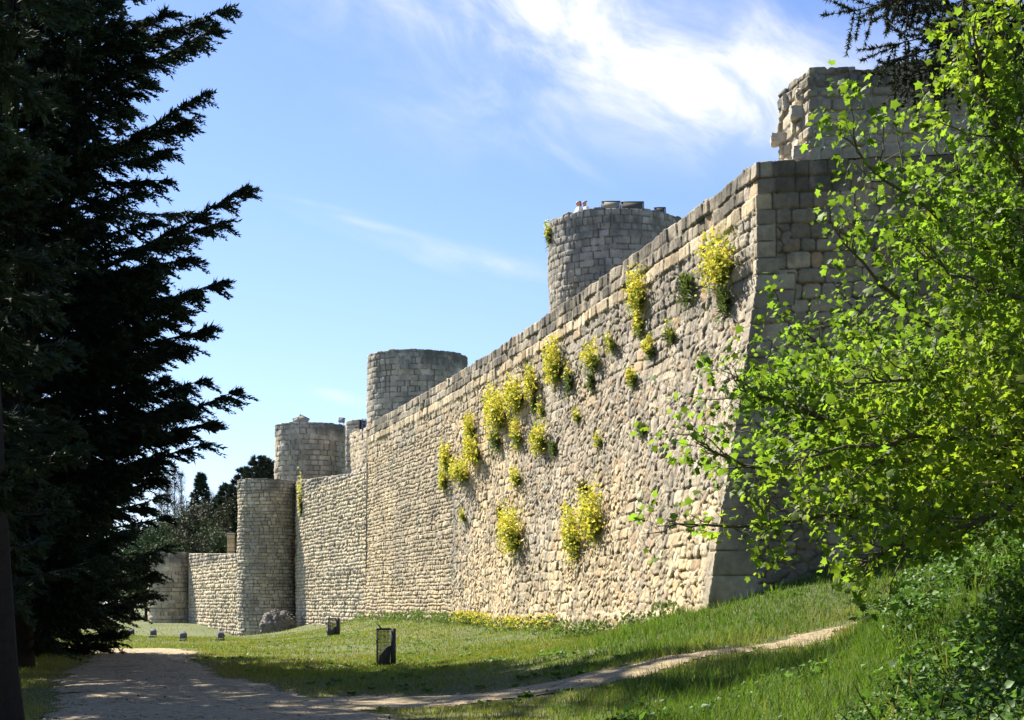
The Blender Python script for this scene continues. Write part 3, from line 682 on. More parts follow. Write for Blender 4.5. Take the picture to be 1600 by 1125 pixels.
n_, m_ = 90, 60; th, ph = np.meshgrid(np.linspace(0, 2*math.pi, n_), np.linspace(.0, math.pi*.62, m_)); q = 1+.55*(fbm(th*1.6, ph*2.2, 5, 3)-.5)+.62*(np.abs(fbm(th*6, ph*7, 8, 5, .65)-.5)*-2+.5)*np.sin(ph)
V = np.stack([q*np.sin(ph)*np.cos(th)*1.08, q*np.sin(ph)*np.sin(th)*.9, q*np.cos(ph)*1.35], -1).reshape(-1, 3)*.92+[0, 0, .40]
i = np.arange(m_-1)[:, None]*n_+np.arange(n_-1)[None]
o = mesh('boulder', V, np.stack([i, i+1, i+n_+1, i+n_], -1).reshape(-1, 4), M['rock'], smooth=False); o.location = (bx, by, bzz)
tag(o, 'craggy grey boulder at the foot of the slim round turret', 'boulder')

# ---------------------------------------------------------------- plants on the walls
LX = BG_[..., 0]/BG_[..., 1]*F+800; LY = HOR-(BG_[..., 2]-CH)/BG_[..., 1]*F
LX2 = LG[..., 0]/LG[..., 1]*F+800; LY2 = HOR-(LG[..., 2]-CH)/LG[..., 1]*F
def on_wall(px, py, low=False):
    a, b, G = (LX2, LY2, LG) if low else (LX, LY, BG_)
    if not low: s = cidx; d = (a[s:]-px)**2+(b[s:]-py)**2; k = np.unravel_index(d.argmin(), d.shape); return G[s:][k]
    d = (a-px)**2+(b-py)**2; k = np.unravel_index(d.argmin(), d.shape); return G[k]
BL_T = np.array([(-.5, 0, 0), (.5, 0, 0), (.5, 1, 0), (-.5, 1, 0)], float)-[0, .5, 0]; BL_F = [(0, 1, 2, 3)]
TRI_T = np.array([(-.5, 0, 0), (.5, 0, 0), (0, 1, 0)], float); TRI_F = [(0, 1, 2)]
def wallplant(p, wpx, hpx, yel, label, brown=False, nrm=(-.97, -.2, .15), dens=1.0, group='plants rooted in the walls'):
    D = p[1]; wd = wpx/F*D; ht = hpx/F*D; rng = np.random.default_rng(int(abs(p[0]*997+p[2]*131)) % 99991)
    root = empty('wall_plant', p); tag(root, label, 'wall plant', group)
    nr = np.array(nrm); side = np.array([.12, -.9, 0]) # the clump spreads along the wall face and stands off it
    hw = wd*1.2; out = wd*.52
    n = int((360+1200*wd*ht)*dens); ang = rng.normal(0, .8, n); t = rng.random((n, 1))
    tipv = side*(np.sin(ang)*hw)[:, None]+np.array([0, 0, 1])*(np.cos(ang)*ht*(.62 if yel < .3 else .5))[:, None]+nr*(out*rng.random(n)*.9)[:, None]
    root0 = np.array([0, 0, -.42*ht])
    pos = root0+tipv*t*.9+nr*.04; al = tipv/ht+rng.normal(0, .35, (n, 3))
    gcol = np.array([.15, .13, .08]) if brown else (np.array([.10, .13, .06]) if yel < .3 else np.array([.16, .20, .06]))
    V, Fc = inst(TRI_T, TRI_F, pos, frames(al, rng.normal(size=(n, 3))), np.stack([.03+.025*rng.random(n), .12+.16*rng.random(n), np.ones(n)], -1))
    mesh('foliage', V, Fc, M['under'], root, np.repeat(gcol*(.5+.9*rng.random((n, 1))), 3, 0))
    if yel > .05:
        lumps = int(5+14*wd*ht*2); lc_ = rng.normal(0, .5, (lumps, 3)); lc_[:, 1] = np.abs(lc_[:, 1])
        m = int((240+1150*wd*ht)*yel*dens); pk = lc_[rng.integers(0, lumps, m)]+rng.normal(0, .58, (m, 3))
        zc = ht*(.16 if yel < .95 else .04)
        pos = pk[:, :1]*side*hw*.95+np.array([0, 0, 1])*(pk[:, 2:]*ht*.40+zc)+nr*(.08+out*np.clip(np.abs(pk[:, 1:2]), 0, 1.1))
        V, Fc = inst(BL_T, BL_F, pos, rand_rot(m, rng), np.stack([.028+.03*rng.random(m)]*2+[np.ones(m)], -1)*(1+D/90))
        yc = np.array([.74, .66, .09])*(.75+.4*rng.random((m, 1))); gm = rng.random((m, 1)) > .70; yc = np.where(gm, np.array([.32, .40, .06])*(.6+.5*rng.random((m, 1))), yc)
        mesh('blossom', V, Fc, M['flower'], root, np.repeat(yc, 4, 0))
PL = [(1132, 412, 46, 62, 1, 'big yellow flowering clump high on the long wall, nearest its corner'), (1137, 465, 26, 52, 0, 'dark green tuft hanging below the big yellow clump near the wall corner'),
 (1078, 442, 32, 62, 0, 'dark green bushy tuft high on the wall left of the big yellow clump'), (1001, 460, 26, 44, .9, 'yellow clump high on the wall left of the dark bushy tuft'),
 (1003, 503, 18, 42, .45, 'thin green and yellow clump trailing under the high yellow clump'), (1020, 545, 16, 26, .6, 'small yellow tuft in the upper middle of the wall, highest of three small ones'),
 (993, 590, 14, 26, .5, 'small yellow-green tuft below and left of the upper small yellow tuft'), (1052, 522, 22, 34, .15, 'sparse grey-green plant right of the small yellow tufts'),
 (959, 535, 18, 26, .4, 'faint yellow tuft under the coping left of the high clump'), (932, 562, 30, 34, .55, 'loose yellow-green clump between two flowering clumps below the coping'),
 (927, 594, 14, 34, 0, 'dark narrow tuft under the loose yellow-green clump'), (873, 572, 28, 50, .9, 'upright yellow clump just right of the long diagonal yellow band'),
 (893, 592, 18, 38, .1, 'grey-green tuft touching the right of the upright yellow clump'), (836, 600, 20, 36, 1, 'yellow clump at the top right end of the diagonal band'),
 (837, 628, 12, 30, 0, 'dark tuft below the top end of the diagonal yellow band'), (812, 620, 32, 40, 1, 'dense yellow clump in the upper part of the diagonal band'),
 (785, 646, 36, 48, 1, 'densest yellow clump in the middle of the diagonal band'), (779, 686, 28, 40, .08, 'dark green tuft hanging under the densest yellow clump'),
 (740, 672, 20, 28, .85, 'yellow clump left of the diagonal band, the higher of two'), (746, 706, 28, 32, .95, 'yellow clump in the lower part of the diagonal band'),
 (703, 720, 20, 34, .9, 'lowest left yellow clump beside the dark vertical joint'), (728, 740, 36, 28, .75, 'wide low yellow-green clump beside the dark vertical joint'),
 (697, 752, 14, 24, .5, 'small yellow-green tuft at the bottom left end of the flowering band'), (812, 682, 20, 34, .55, 'loose yellow plant right of the diagonal band'),
 (850, 688, 28, 34, .6, 'yellow-green plant in the middle of the wall'), (868, 698, 14, 30, .05, 'dark tuft right beside the yellow-green plant in mid wall'),
 (811, 746, 16, 24, .35, 'small olive tuft alone in the middle of the wall'), (784, 798, 12, 26, 0, 'brown withered tuft left of centre on the wall'),
 (915, 760, 14, 20, 0, 'brown withered tuft in the middle of the wall'), (808, 836, 40, 54, .8, 'lone round yellow bush low on the wall, left of the pair'),
 (901, 840, 30, 62, .75, 'tall left yellow bush of the low pair on the wall'), (934, 815, 38, 66, .8, 'right yellow bush of the low pair on the wall'),
 (850, 640, 14, 24, .4, 'tiny yellow tuft right of the diagonal band'), (905, 650, 12, 20, .35, 'tiny yellow-green tuft in the grey patch of the wall'),
 (940, 690, 12, 18, .5, 'tiny yellow tuft lower in the grey patch of the wall'), (1008, 670, 14, 26, .05, 'small grey-green tuft in the grey patch of the wall'),
 (765, 628, 16, 22, .5, 'faint yellow tuft left above the diagonal band'), (727, 808, 10, 14, .5, 'tiny yellow flower tuft low near the dark joint')]
for px, py, wp, hp, ye, lb in PL:
    wallplant(on_wall(px, py), wp, hp, ye, lb, brown='brown' in lb, dens=.35 if any(k in lb for k in ('sparse', 'faint', 'tiny')) else (.6 if 'loose' in lb or 'thin' in lb else 1))
wallplant(on_wall(472, 782, True), 9, 50, .12, 'narrow yellow-green streak of plants on the lower wall beside the turret')
wallplant(W(861, 368, 59.6), 14, 26, .25, 'green shrublet growing from the left side of the tall round tower', nrm=(-.9, -.3, .2))

# ---------------------------------------------------------------- conifers
def conifer_foliage(rng, acc, wood, A, B, sag, rise, spray=.75, step=.16, tuft=.15, tw=.05, col=(.028, .045, .022), dens=1.0, hang=.45, flat=.6):
    """one bough from A to B: curved axis, side sprays drooping forward, tufts along every spray"""
    L = np.linalg.norm(B-A); n = max(6, int(L/.35)); t = np.linspace(0, 1, n)
    P = A+(B-A)*t[:, None]; P[:, 2] += -sag*np.sin(t*math.pi)+rise*(t**3-t)
    P += np.cumsum(rng.normal(0, .015, (n, 3)), 0)
    wood.add(*tube(P, .012+.014*L*(1-t), 5))
    m = max(4, int(L/step*dens)); tt = .12+.88*rng.random(m)**.8; tt[:3] = [.97, .985, 1.0]
    idx = np.clip((tt*(n-1)).astype(int), 0, n-2); fr_ = tt*(n-1)-idx; Q = P[idx]+(P[idx+1]-P[idx])*fr_[:, None]
    T = P[np.minimum(idx+1, n-1)]-P[idx]; T /= np.linalg.norm(T, axis=1)[:, None]
    sd_ = np.cross(T, [0, 0, 1.]); sd_ /= np.linalg.norm(sd_, axis=1)[:, None]+1e-6
    sg = np.where(rng.random(m) < .5, -1, 1)[:, None]
    dirv = T*(.75+.3*rng.random((m, 1)))+sd_*sg*(.25+.75*rng.random((m, 1)))*flat*1.3+np.array([0, 0, -1.])*(hang*(rng.random((m, 1))*1.3)); dirv /= np.linalg.norm(dirv, axis=1)[:, None]
    ln = spray*(.45+.75*rng.random(m))*(1.15-.75*tt**2)*min(1, L/2.5+.3); ln[:3] *= 1.3
    kk = 10; s = (np.arange(kk)+.5)/kk
    pos = Q[:, None]+dirv[:, None]*(ln[:, None]*s)[..., None]; pos[..., 2] -= (ln[:, None]*.22*s**2)*hang*2
    k2 = 4; pos = np.repeat(pos.reshape(-1, 3), k2, 0); dv = np.repeat(np.repeat(dirv, kk, 0), k2, 0); ls = np.repeat(np.tile(1-s*.55, m), k2)
    N = len(pos); al = dv+rng.normal(0, .42, (N, 3)); fr2 = frames(al, rng.normal(size=(N, 3)))
    pos = pos+rng.normal(0, .02, (N, 3))
    V, Fc = inst(TRI_T, TRI_F, pos, fr2, np.stack([tw*(.6+.8*rng.random(N)), tuft*(.6+.8*rng.random(N))*ls*1.3, np.ones(N)], -1))
    c = np.asarray(col)*(.6+.8*rng.random((m, 1))); c = np.repeat(np.repeat(np.repeat(c, kk, 0), k2, 0), 3, 0)
    acc.add(V, Fc, c)
def conifer(name, base, H, Rr, label, guides=(), n=90, seed=1, zlow=.08, spray=.9, step=.16, rt=.35, tuft=.16, tw=.055, col=(.028, .045, .022), shape=1.0, hang=.45, cat='tree', group=None, skip=None):
    rng = np.random.default_rng(seed); base = np.asarray(base, float); root = empty(name, base); tag(root, label, cat, group)
    acc = Acc(); wood = Acc(); tr = Acc()
    t = np.linspace(0, 1, 14); ax = np.stack([.25*np.sin(t*3+seed), .2*np.sin(t*2.1+seed*2), t*H-.3], -1)
    tr.add(*tube(ax, rt*(1-t)**.8+.03+.25*rt*np.exp(-t*22), 12))
    for k in range(n):
        f = zlow+(1-zlow)*((k+rng.random())/n); z = f*H; a = k*2.399+rng.normal(0, .3)
        L = Rr*min(1, (1-f)**shape*1.25+.08)*(.7+.5*rng.random())
        if skip and skip(a, z, L, base): continue
        A = np.array([0, 0, z]); B = A+np.array([math.cos(a)*L, math.sin(a)*L, (.02+.28*f)*L*(.4+rng.random())-.08*L])
        conifer_foliage(rng, acc, wood, A, B, .08*L, .06*L, spray*min(1.2, .4+L/Rr), step, tuft, tw, col, hang=hang)
    for g in guides:
        gx, gy, D, az, dz = g[:5]; B = W(gx, gy, D)-base; A = np.array([0, az, B[2]-dz]) if len(g) < 6 else np.array(g[5])
        conifer_foliage(rng, acc, wood, A, B, .02, .35, spray*1.1, step*.62, tuft, tw, col, hang=hang, dens=1.15)
    tr.build('trunk', M['bark'], root, smooth=True); wood.build('bough', M['bark'], root, smooth=True); acc.build('crown', M['needle'], root)
    return root
bz_ = lambda x, y: float(gz(x, y))
def copytree(o, loc, rz, sc, label):
    c = o.copy(); COL.objects.link(c); c.location = loc; c.rotation_euler = (0, 0, rz); c.scale = (sc, sc, sc); c['label'] = label
    for ch in o.children:
        d = ch.copy(); COL.objects.link(d); d.parent = c
    return c
GUI = [(352, 12, 37, 0, 1.2), (335, 45, 36.5, 0, 1.8), (300, 70, 38, 0, 1.5), (232, 132, 36, 0, .3), (215, 95, 37, 0, -.2), (318, 150, 37, 0, 2.3), (290, 185, 37.5, 0, 1.2), (262, 240, 36.5, 0, .2), (255, 285, 37, 0, -.4),
       (240, 350, 37, 0, .2), (380, 298, 36.5, 0, 2.8), (345, 345, 37.5, 0, 1.2), (300, 400, 37, 0, .4), (346, 440, 37, 0, .9), (300, 462, 36, 0, .3), (334, 512, 37, 0, .8), (290, 545, 37.5, 0, .2), (312, 595, 36.5, 0, .7),
       (368, 610, 37, 0, 1.7), (330, 655, 38, 0, .8), (318, 692, 37, 0, .9), (285, 640, 36, 0, .6), (250, 720, 37, 0, .2), (243, 750, 38, 0, .0), (225, 792, 38, 0, -.4), (262, 500, 38, 0, .3), (270, 680, 38, 0, .2),
       (260, 20, 36, 0, .8), (240, 60, 38, 0, .6), (190, 170, 36, 0, .2), (205, 220, 38, 0, .2), (230, 430, 38, 0, .3), (215, 300, 37, 0, .3), (200, 640, 37, 0, .2), (210, 560, 38, 0, .2)]
lim = lambda a, z, L, b: (b[0]+math.cos(a)*L) > -9.7 and math.sin(a) < .95    # the guide boughs shape the visible side
EDGE = [(-20, 200), (60, 165), (100, 120), (200, 150), (280, 170), (350, 160), (400, 235), (450, 285), (500, 275), (560, 255), (620, 285), (680, 270), (740, 215), (800, 190), (880, 170), (960, 140)]
rg_ = np.random.default_rng(77)
for yy in range(-20, 960, 17):
    for q in range(2): GUI.append((float(np.interp(yy, *zip(*EDGE)))-rg_.random()*75*(1+q)+5, yy+rg_.random()*10, 36+3*rg_.random(), 0, .3+rg_.random()))
cz = (-13.2, 38.0); cedar = conifer('cedar_tree', (*cz, bz_(*cz)), 27, 5.6, 'tall dark cedar whose long boughs reach furthest right across the sky', GUI, n=200, seed=3, step=.15, tuft=.165, tw=.05, skip=lim, spray=1.0, shape=.55)
n1_ = (-6.72, 18.0); conifer('conifer_tree', (*n1_, bz_(*n1_)), 17, 1.6, 'nearest dark conifer with its trunk along the left edge', n=190, seed=9, zlow=.10, spray=.6, rt=.42, step=.10, tw=.06, shape=.3,
    skip=lambda a, z, L, b: math.cos(a)*L > .95)
t3 = (-16.3, 49.5); conifer('cedar_tree', (*t3, bz_(*t3)), 9.0, 3.2, 'low spreading dark cedar behind the tall one, boughs touching the grass beside the path', n=170, seed=12, zlow=.02, spray=.9, rt=.2, shape=.7, col=(.034, .05, .026),
    guides=[(236, 868, 50, 0, .4), (232, 905, 49, 0, .2), (205, 835, 50, 0, .5), (200, 945, 48.5, 0, .1), (175, 985, 48.5, 0, .1), (150, 1010, 48, 0, .0)])
copytree(cedar, (-18.6, 46.0, bz_(-18.6, 46)), 2.4, .98, 'cedar behind the tallest one at the left edge of the sky')
copytree(cedar, (-17.0, 45.0, bz_(-17, 45)), 2.0, .90, 'cedar right behind the tallest one, filling its gaps')
copytree(cedar, (-19.0, 35.0, bz_(-19.0, 35)), 3.3, .9, 'old cedar, left of the path beyond the edge of the view')
copytree(cedar, (-15.0, 30.0, bz_(-15.0, 30)), 2.6, .93, 'cedar standing left of the shaded path')
for k, (x, y, sc) in enumerate([(-13, 8, .8), (-9, -7, .8), (-2, -11, .75), (5, -9, .8), (12, -4, .8), (17, 6, .75)]):  # unseen trees added to cut sky light on surfaces facing the camera
    copytree(cedar, (x, y, bz_(x, y)), 2.6+k*.9, sc, 'unseen cedar added behind the viewer to block sky light, '+('beside the path on the left', 'leftmost', 'left of the middle', 'right of the middle', 'far right', 'up on the right bank')[k])

# ---------------------------------------------------------------- far trees behind the low wall
def bush_tree(name, base, H, Rr, label, seed, col, n=9000, leaf=.2, lumps=26, bare=.0, zc=.58, grp='trees behind the far wall'):
    rng = np.random.default_rng(seed); root = empty(name, base); tag(root, label, 'tree', grp); wood = Acc(); acc = Acc()
    t = np.linspace(0, 1, 8); wood.add(*tube(np.stack([.2*np.sin(t*3), .1*t, t*H*.8-.3], -1), .22*(1-t)+.04, 7))
    cs = rng.normal(0, 1, (lumps, 3)); cs /= np.linalg.norm(cs, axis=1)[:, None]; cs *= (.35+.6*rng.random((lumps, 1)))
    cs = cs*[Rr*.8, Rr*.8, H*(1-zc)*.9]+[0, 0, H*zc]
    for c in cs:
        wood.add(*tube(np.array([[0, 0, c[2]*.45], c*[.5, .5, .8], c]), [.08, .05, .02], 5))
        m = int(n/lumps); r = Rr*(.28+.25*rng.random()); k = rng.normal(0, .5, (m, 3))*r+c
        V, Fc = inst(TRI_T, TRI_F, k, rand_rot(m, rng), leaf*(.5+rng.random(m))); acc.add(V, Fc, np.repeat(np.asarray(col)*np.array([1.5, 1.85, 1.5])*(.5+.9*rng.random((m, 1))), 3, 0))
    wood.build('trunk', M['bark'], root); acc.build('crown', M['needle'], root); return root
def bare_tree(base, H, label, seed):
    rng = np.random.default_rng(seed); root = empty('poplar_tree', base); tag(root, label, 'tree', 'trees behind the far wall'); wood = Acc(); tw = Acc(); cr = Acc()
    t = np.linspace(0, 1, 8); wood.add(*tube(np.stack([0*t, 0*t, t*H-.3], -1), .16*(1-t)+.02, 6))
    for k in range(60):
        z = H*(.25+.74*rng.random()); a = rng.random()*6.28; L = (1.0+1.3*rng.random())*(1.15-z/H)*1.6
        B = np.array([math.cos(a)*L*.5, math.sin(a)*L*.5, z+L]); tw.add(*tube([[0, 0, z], B*[.6, .6, 1]-[0, 0, L*.45], B], [.035, .022, .01], 4))
        m = 34; p = np.array([0, 0, z])+(B-[0, 0, z])*rng.random((m, 1))+rng.normal(0, .18, (m, 3))
        V, Fc = inst(TRI_T, TRI_F, p, frames(np.array([0, 0, 1.])+rng.normal(0, .6, (m, 3)), rng.normal(size=(m, 3))), np.stack([np.full(m, .035), .35+.3*rng.random(m), np.ones(m)], -1)); cr.add(V, Fc, np.array([.13, .10, .075]))
    wood.build('trunk', M['twig'], root); tw.build('branch', M['twig'], root); cr.build('crown', M['needle'], root)
for px, py, D, s in [(262, 738, 165, 1), (273, 722, 165, 2), (283, 742, 168, 3), (252, 762, 170, 4), (330, 772, 175, 5)]:
    b = W(px, py, D); H = b[2]; bare_tree((b[0], D, 0), H, ['', 'thin leafless poplar left of the tallest one', 'tallest leafless poplar against the sky behind the far wall', 'leafless poplar right of the tallest one', 'short leafless poplar at the left of its row', 'lone thin bare treetop right of the small spruce'][s], s)
def far_con(px, py, D, Rr, label, seed, shape=.8, n=55):
    b = W(px, py, D); conifer('spruce_tree', (b[0], D, 0), b[2], Rr, label, n=n*5, seed=seed, zlow=.12, spray=.32, step=.2, tuft=.34, tw=.12, col=(.05, .07, .04), shape=shape, hang=.25, group='trees behind the far wall', rt=.2)
far_con(314, 742, 150, 2.6, 'small pointed spruce standing up behind the far wall', 31, 1.0)
far_con(407, 716, 130, 3.0, 'dark evergreen peaking beside the leftmost high tower', 32, .6, 70); far_con(418, 722, 134, 2.6, 'dark evergreen touching the left edge of the high tower', 33, .6)
far_con(383, 733, 133, 2.7, 'dark evergreen with a ragged top above the slim turret', 34, .6); far_con(358, 758, 136, 2.6, 'dark evergreen left of the slim turret top', 35, .6); far_con(345, 778, 140, 2.4, 'shorter evergreen at the left end of its row', 36, .7)
BT = [(250, 808, 140, 3.0, (.055, .06, .03)), (272, 795, 142, 3.2, (.06, .062, .03)), (295, 783, 138, 3.0, (.065, .055, .038)), (318, 785, 141, 3.3, (.07, .055, .042)), (338, 790, 135, 3.0, (.05, .055, .03)), (360, 790, 130, 3.0, (.06, .05, .035)), (228, 815, 137, 3.2, (.04, .055, .028)), (300, 820, 130, 2.6, (.055, .05, .035)), (345, 825, 126, 2.4, (.045, .05, .028)), (262, 835, 128, 2.6, (.05, .055, .028)), (205, 842, 150, 3.2, (.05, .055, .035)), (180, 850, 150, 3.5, (.045, .055, .03))]
LB = ['olive tree crown near the left end behind the far wall', 'dull green crown below the leafless poplars', 'brownish crown left of the small spruce', 'brownish crown under the small spruce', 'dark green crown right of the small spruce', 'brown-green crown next to the slim turret', 'dark green crown above the farthest turret', 'brown bush crown low behind the middle of the far wall', 'dark bush beside the small stone pier', 'olive bush low behind the left of the far wall', 'hazy crown seen between the cedar boughs', 'hazy leftmost crown seen through the cedars']
for k, ((px, py, D, r, c), lb) in enumerate(zip(BT, LB)):
    b = W(px, py, D); bush_tree('broadleaf_tree', (b[0], D, 0), b[2]*1.0, r, lb, 60+k, c)

# ---------------------------------------------------------------- maple at the right
MT = np.array([(0, .0, 0), (.46, .0, .0), (.36, .26, .02), (.66, .56, -.08), (.34, .62, 0), (0, 1.05, -.14), (-.34, .62, 0), (-.66, .56, -.08), (-.36, .26, .02), (-.46, .0, 0), (0, .36, .07)], float)
MF = [(10, i, (i+1) % 10) for i in range(10)]
rng = np.random.default_rng(5)
mb = np.array([10.2, 17.0, 0]); mb[2] = bz_(mb[0], mb[1])
maple = empty('maple_tree', mb); tag(maple, 'maple with bright green spring leaves hanging before the right end of the wall', 'tree')
limbs = Acc(); twigs = Acc(); leaves = Acc(); LP = []; LDv = []
def walk(pts, k=10):
    pts = np.asarray(pts, float); t = np.linspace(0, len(pts)-1, k); i = np.clip(t.astype(int), 0, len(pts)-2); f = t-i
    p0 = pts[np.maximum(i-1, 0)]; p1 = pts[i]; p2 = pts[i+1]; p3 = pts[np.minimum(i+2, len(pts)-1)]; f = f[:, None]
    return .5*((2*p1)+(-p0+p2)*f+(2*p0-5*p1+4*p2-p3)*f*f+(-p0+3*p1-3*p2+p3)*f**3)
def limb(pts, r0, spawn=1.0, sub=1.5, dens=1.0):
    P = walk(pts, 14); L = np.linalg.norm(np.diff(P, axis=0), axis=1).sum(); P[1:-1] += rng.normal(0, .03, (12, 3))
    t = np.linspace(0, 1, 14); limbs.add(*tube(P, r0*(1-t)**.8+.006, 7))
    for k in range(int(L*4.2*spawn)):
        f = .12+.88*rng.random(); i = min(12, int(f*13)); A = P[i]+(P[i+1]-P[i])*(f*13-i)
        T = P[i+1]-P[i]; T /= np.linalg.norm(T); d = T*.9+rng.normal(0, .62, 3)*[1, 1, .75]+[0, 0, .12]; d /= np.linalg.norm(d)
        l = sub*(.35+.65*rng.random())*(1.2-f*.85); n = 6; s = np.linspace(0, 1, n)
        Q = A+d*(l*s)[:, None]; Q[:, 2] += .12*l*s**2; Q[1:] += np.cumsum(rng.normal(0, .03, (n-1, 3)), 0)
        twigs.add(*tube(Q, .009*(1-s)+.003, 4))
        for q in range(int((l*10+3)*dens*(1.15-.75*f))):
            g = .25+.75*rng.random(); j = min(n-2, int(g*(n-1))); a = Q[j]+(Q[j+1]-Q[j])*(g*(n-1)-j)
            dd = d*.6+rng.normal(0, .7, 3); dd /= np.linalg.norm(dd); l2 = .12+.3*rng.random(); e = a+dd*l2+[0, 0, .04]
            twigs.add(*tube([a, e], [.0035, .002], 3))
            for _ in range(rng.integers(7, 12)):
                LP.append(e+rng.normal(0, .085, 3)); LDv.append(dd*.5+rng.normal(0, .7, 3)+[0, 0, -.35])
tr0 = mb+[0, 0, -.3]; TR = lambda z: mb+np.array([-.05*z, .02*z, z])
tt = np.linspace(0, 1, 9); trk = Acc(); trk.add(*tube(np.stack([mb[0]-.5*tt, mb[1]+.2*tt, mb[2]-.3+9.5*tt], -1), .24*(1-tt)+.05, 12))
GL = [  # limbs through waypoints (px, py, depth)
 ([(1700, 700, 17), (1500, 715, 16.6), (1330, 720, 16.3), (1200, 735, 16), (1085, 690, 15.6)], .06), ([(1700, 740, 17), (1520, 790, 16.2), (1350, 800, 15.6), (1190, 825, 15.3), (1050, 818, 15)], .05),
 ([(1700, 650, 17), (1520, 640, 17.5), (1400, 600, 17.6), (1310, 560, 17.8), (1225, 500, 18)], .05), ([(1700, 620, 17), (1560, 560, 17), (1450, 500, 16.8), (1360, 430, 16.5), (1300, 350, 16.4)], .05),
 ([(1700, 520, 17), (1600, 430, 17), (1500, 360, 16.6), (1400, 300, 16), (1335, 225, 16)], .045), ([(1690, 480, 17), (1620, 330, 16.2), (1570, 220, 15.6), (1530, 100, 15.4), (1520, 40, 15)], .05),
 ([(1720, 560, 17), (1600, 540, 18.5), (1470, 540, 19), (1380, 520, 19.5), (1300, 440, 19.8)], .045), ([(1700, 690, 17), (1560, 690, 18.8), (1400, 670, 19.2), (1290, 640, 19.5), (1220, 600, 19.8)], .05),
 ([(1720, 760, 17), (1600, 790, 15), (1480, 830, 14.5), (1420, 845, 14.2), (1370, 870, 14)], .03), ([(1700, 720, 17), (1570, 760, 18), (1430, 760, 18.4), (1320, 770, 18.6), (1210, 800, 18.8)], .045),
 ([(1680, 420, 17), (1640, 280, 16), (1600, 170, 15.4), (1590, 80, 15.2)], .05), ([(1700, 600, 17), (1600, 600, 15.4), (1500, 580, 14.8), (1420, 600, 14.4), (1330, 600, 14.2)], .045),
 ([(1700, 660, 17), (1600, 680, 15.2), (1480, 690, 14.6), (1360, 690, 14.3), (1240, 720, 14.1)], .045), ([(1690, 500, 17), (1600, 470, 16), (1520, 440, 15.6), (1440, 400, 15.4)], .04),
 ([(1750, 560, 17), (1650, 480, 18), (1560, 420, 18.3), (1480, 380, 18.6)], .04), ([(1700, 400, 17), (1620, 380, 17.5), (1560, 330, 17.4), (1480, 260, 17.2)], .035),
 ([(1700, 700, 17), (1450, 640, 15.5), (1300, 660, 15.4), (1220, 630, 15.2), (1160, 605, 15)], .045), ([(1700, 740, 17), (1500, 740, 17.5), (1380, 740, 17.5), (1280, 700, 17.6), (1190, 675, 17.8)], .045)]
for pts, r0 in GL:
    w_ = [W(*p) for p in pts]; A = TR(float(np.clip(w_[0][2]-mb[2]-.2, .4, 8))); limb([A]+w_, r0, dens=1.0, spawn=.9)
LP = np.array(LP); LDv = np.array(LDv); n = len(LP); print('maple leaves', n)
nr = rng.normal(0, .62, (n, 3))+[-.25, .0, .9]; frm = frames(LDv, nr); sz = .036+.075*rng.random(n)**1.4
V, Fc = inst(MT, MF, LP, frm, sz)
lc = np.array([.115, .185, .026])*(.45+.85*rng.random((n, 1))); yel = (fbm(LP[:, 0]*.8, LP[:, 2]*.8, 3, 3)[:, None]+rng.normal(0, .12, (n, 1)))
k = np.clip((yel-.56)*2.5, 0, .8); lc = lc*(1-k)+np.array([.22, .27, .03])*k
leaves.add(V, Fc, np.repeat(lc, 11, 0))
trk.build('trunk', M['bark'], maple, True, mb); limbs.build('branch', M['twig'], maple, True, mb); twigs.build('twig', M['twig'], maple, False, mb); leaves.build('crown', M['leaf'], maple, False, mb)

# ---------------------------------------------------------------- spruce boughs, top right
sb = np.array([13.5, 23.5, 0]); sb[2] = bz_(sb[0], sb[1]); rng = np.random.default_rng(8)
spr = empty('spruce_tree', sb); tag(spr, 'spruce with dark drooping boughs hanging in at the top right corner', 'tree')
acc = Acc(); wood = Acc(); trk = Acc(); tt = np.linspace(0, 1, 10)
trk.add(*tube(np.stack([0*tt, 0*tt, -.3+18*tt], -1), .32*(1-tt)+.03, 12))
def spruce_bough(tip, zs, sag):
    B = W(*tip)-sb; A = np.array([0, 0, zs]); L = np.linalg.norm(B-A); n = 22; t = np.linspace(0, 1, n)
    P = A+(B-A)*t[:, None]; P[:, 2] += -sag*np.sin(t*math.pi); wood.add(*tube(P, .05*(1-t)+.008, 6))
    for k in range(int(L*5)):
        f = .2+.8*rng.random(); i = min(n-2, int(f*(n-1))); q = P[i]+(P[i+1]-P[i])*(f*(n-1)-i); T = (P[i+1]-P[i]); T /= np.linalg.norm(T)
        for mode in (0, 1):
            if mode == 0: d = T*.8+rng.normal(0, .35, 3)+[0, 0, .1]; l = .35+.5*rng.random()
            else: d = np.array([0, 0, -1.])+T*.15+rng.normal(0, .15, 3); l = .25+.6*rng.random()
            d /= np.linalg.norm(d); m = int(l*34)+4; s = rng.random(m)*l; wood.add(*tube([q, q+d*l], [.008, .004], 4))
            for rep in range(6):
                a = d*.55+rng.normal(0, .55, (m, 3)); V, Fc = inst(TRI_T, TRI_F, q+d*s[:, None], frames(a, rng.normal(size=(m, 3))), np.stack([.018+.008*rng.random(m), .06+.04*rng.random(m), np.ones(m)], -1))
                acc.add(V, Fc, np.array([.06, .068, .035])*(.6+.7*rng.random()))
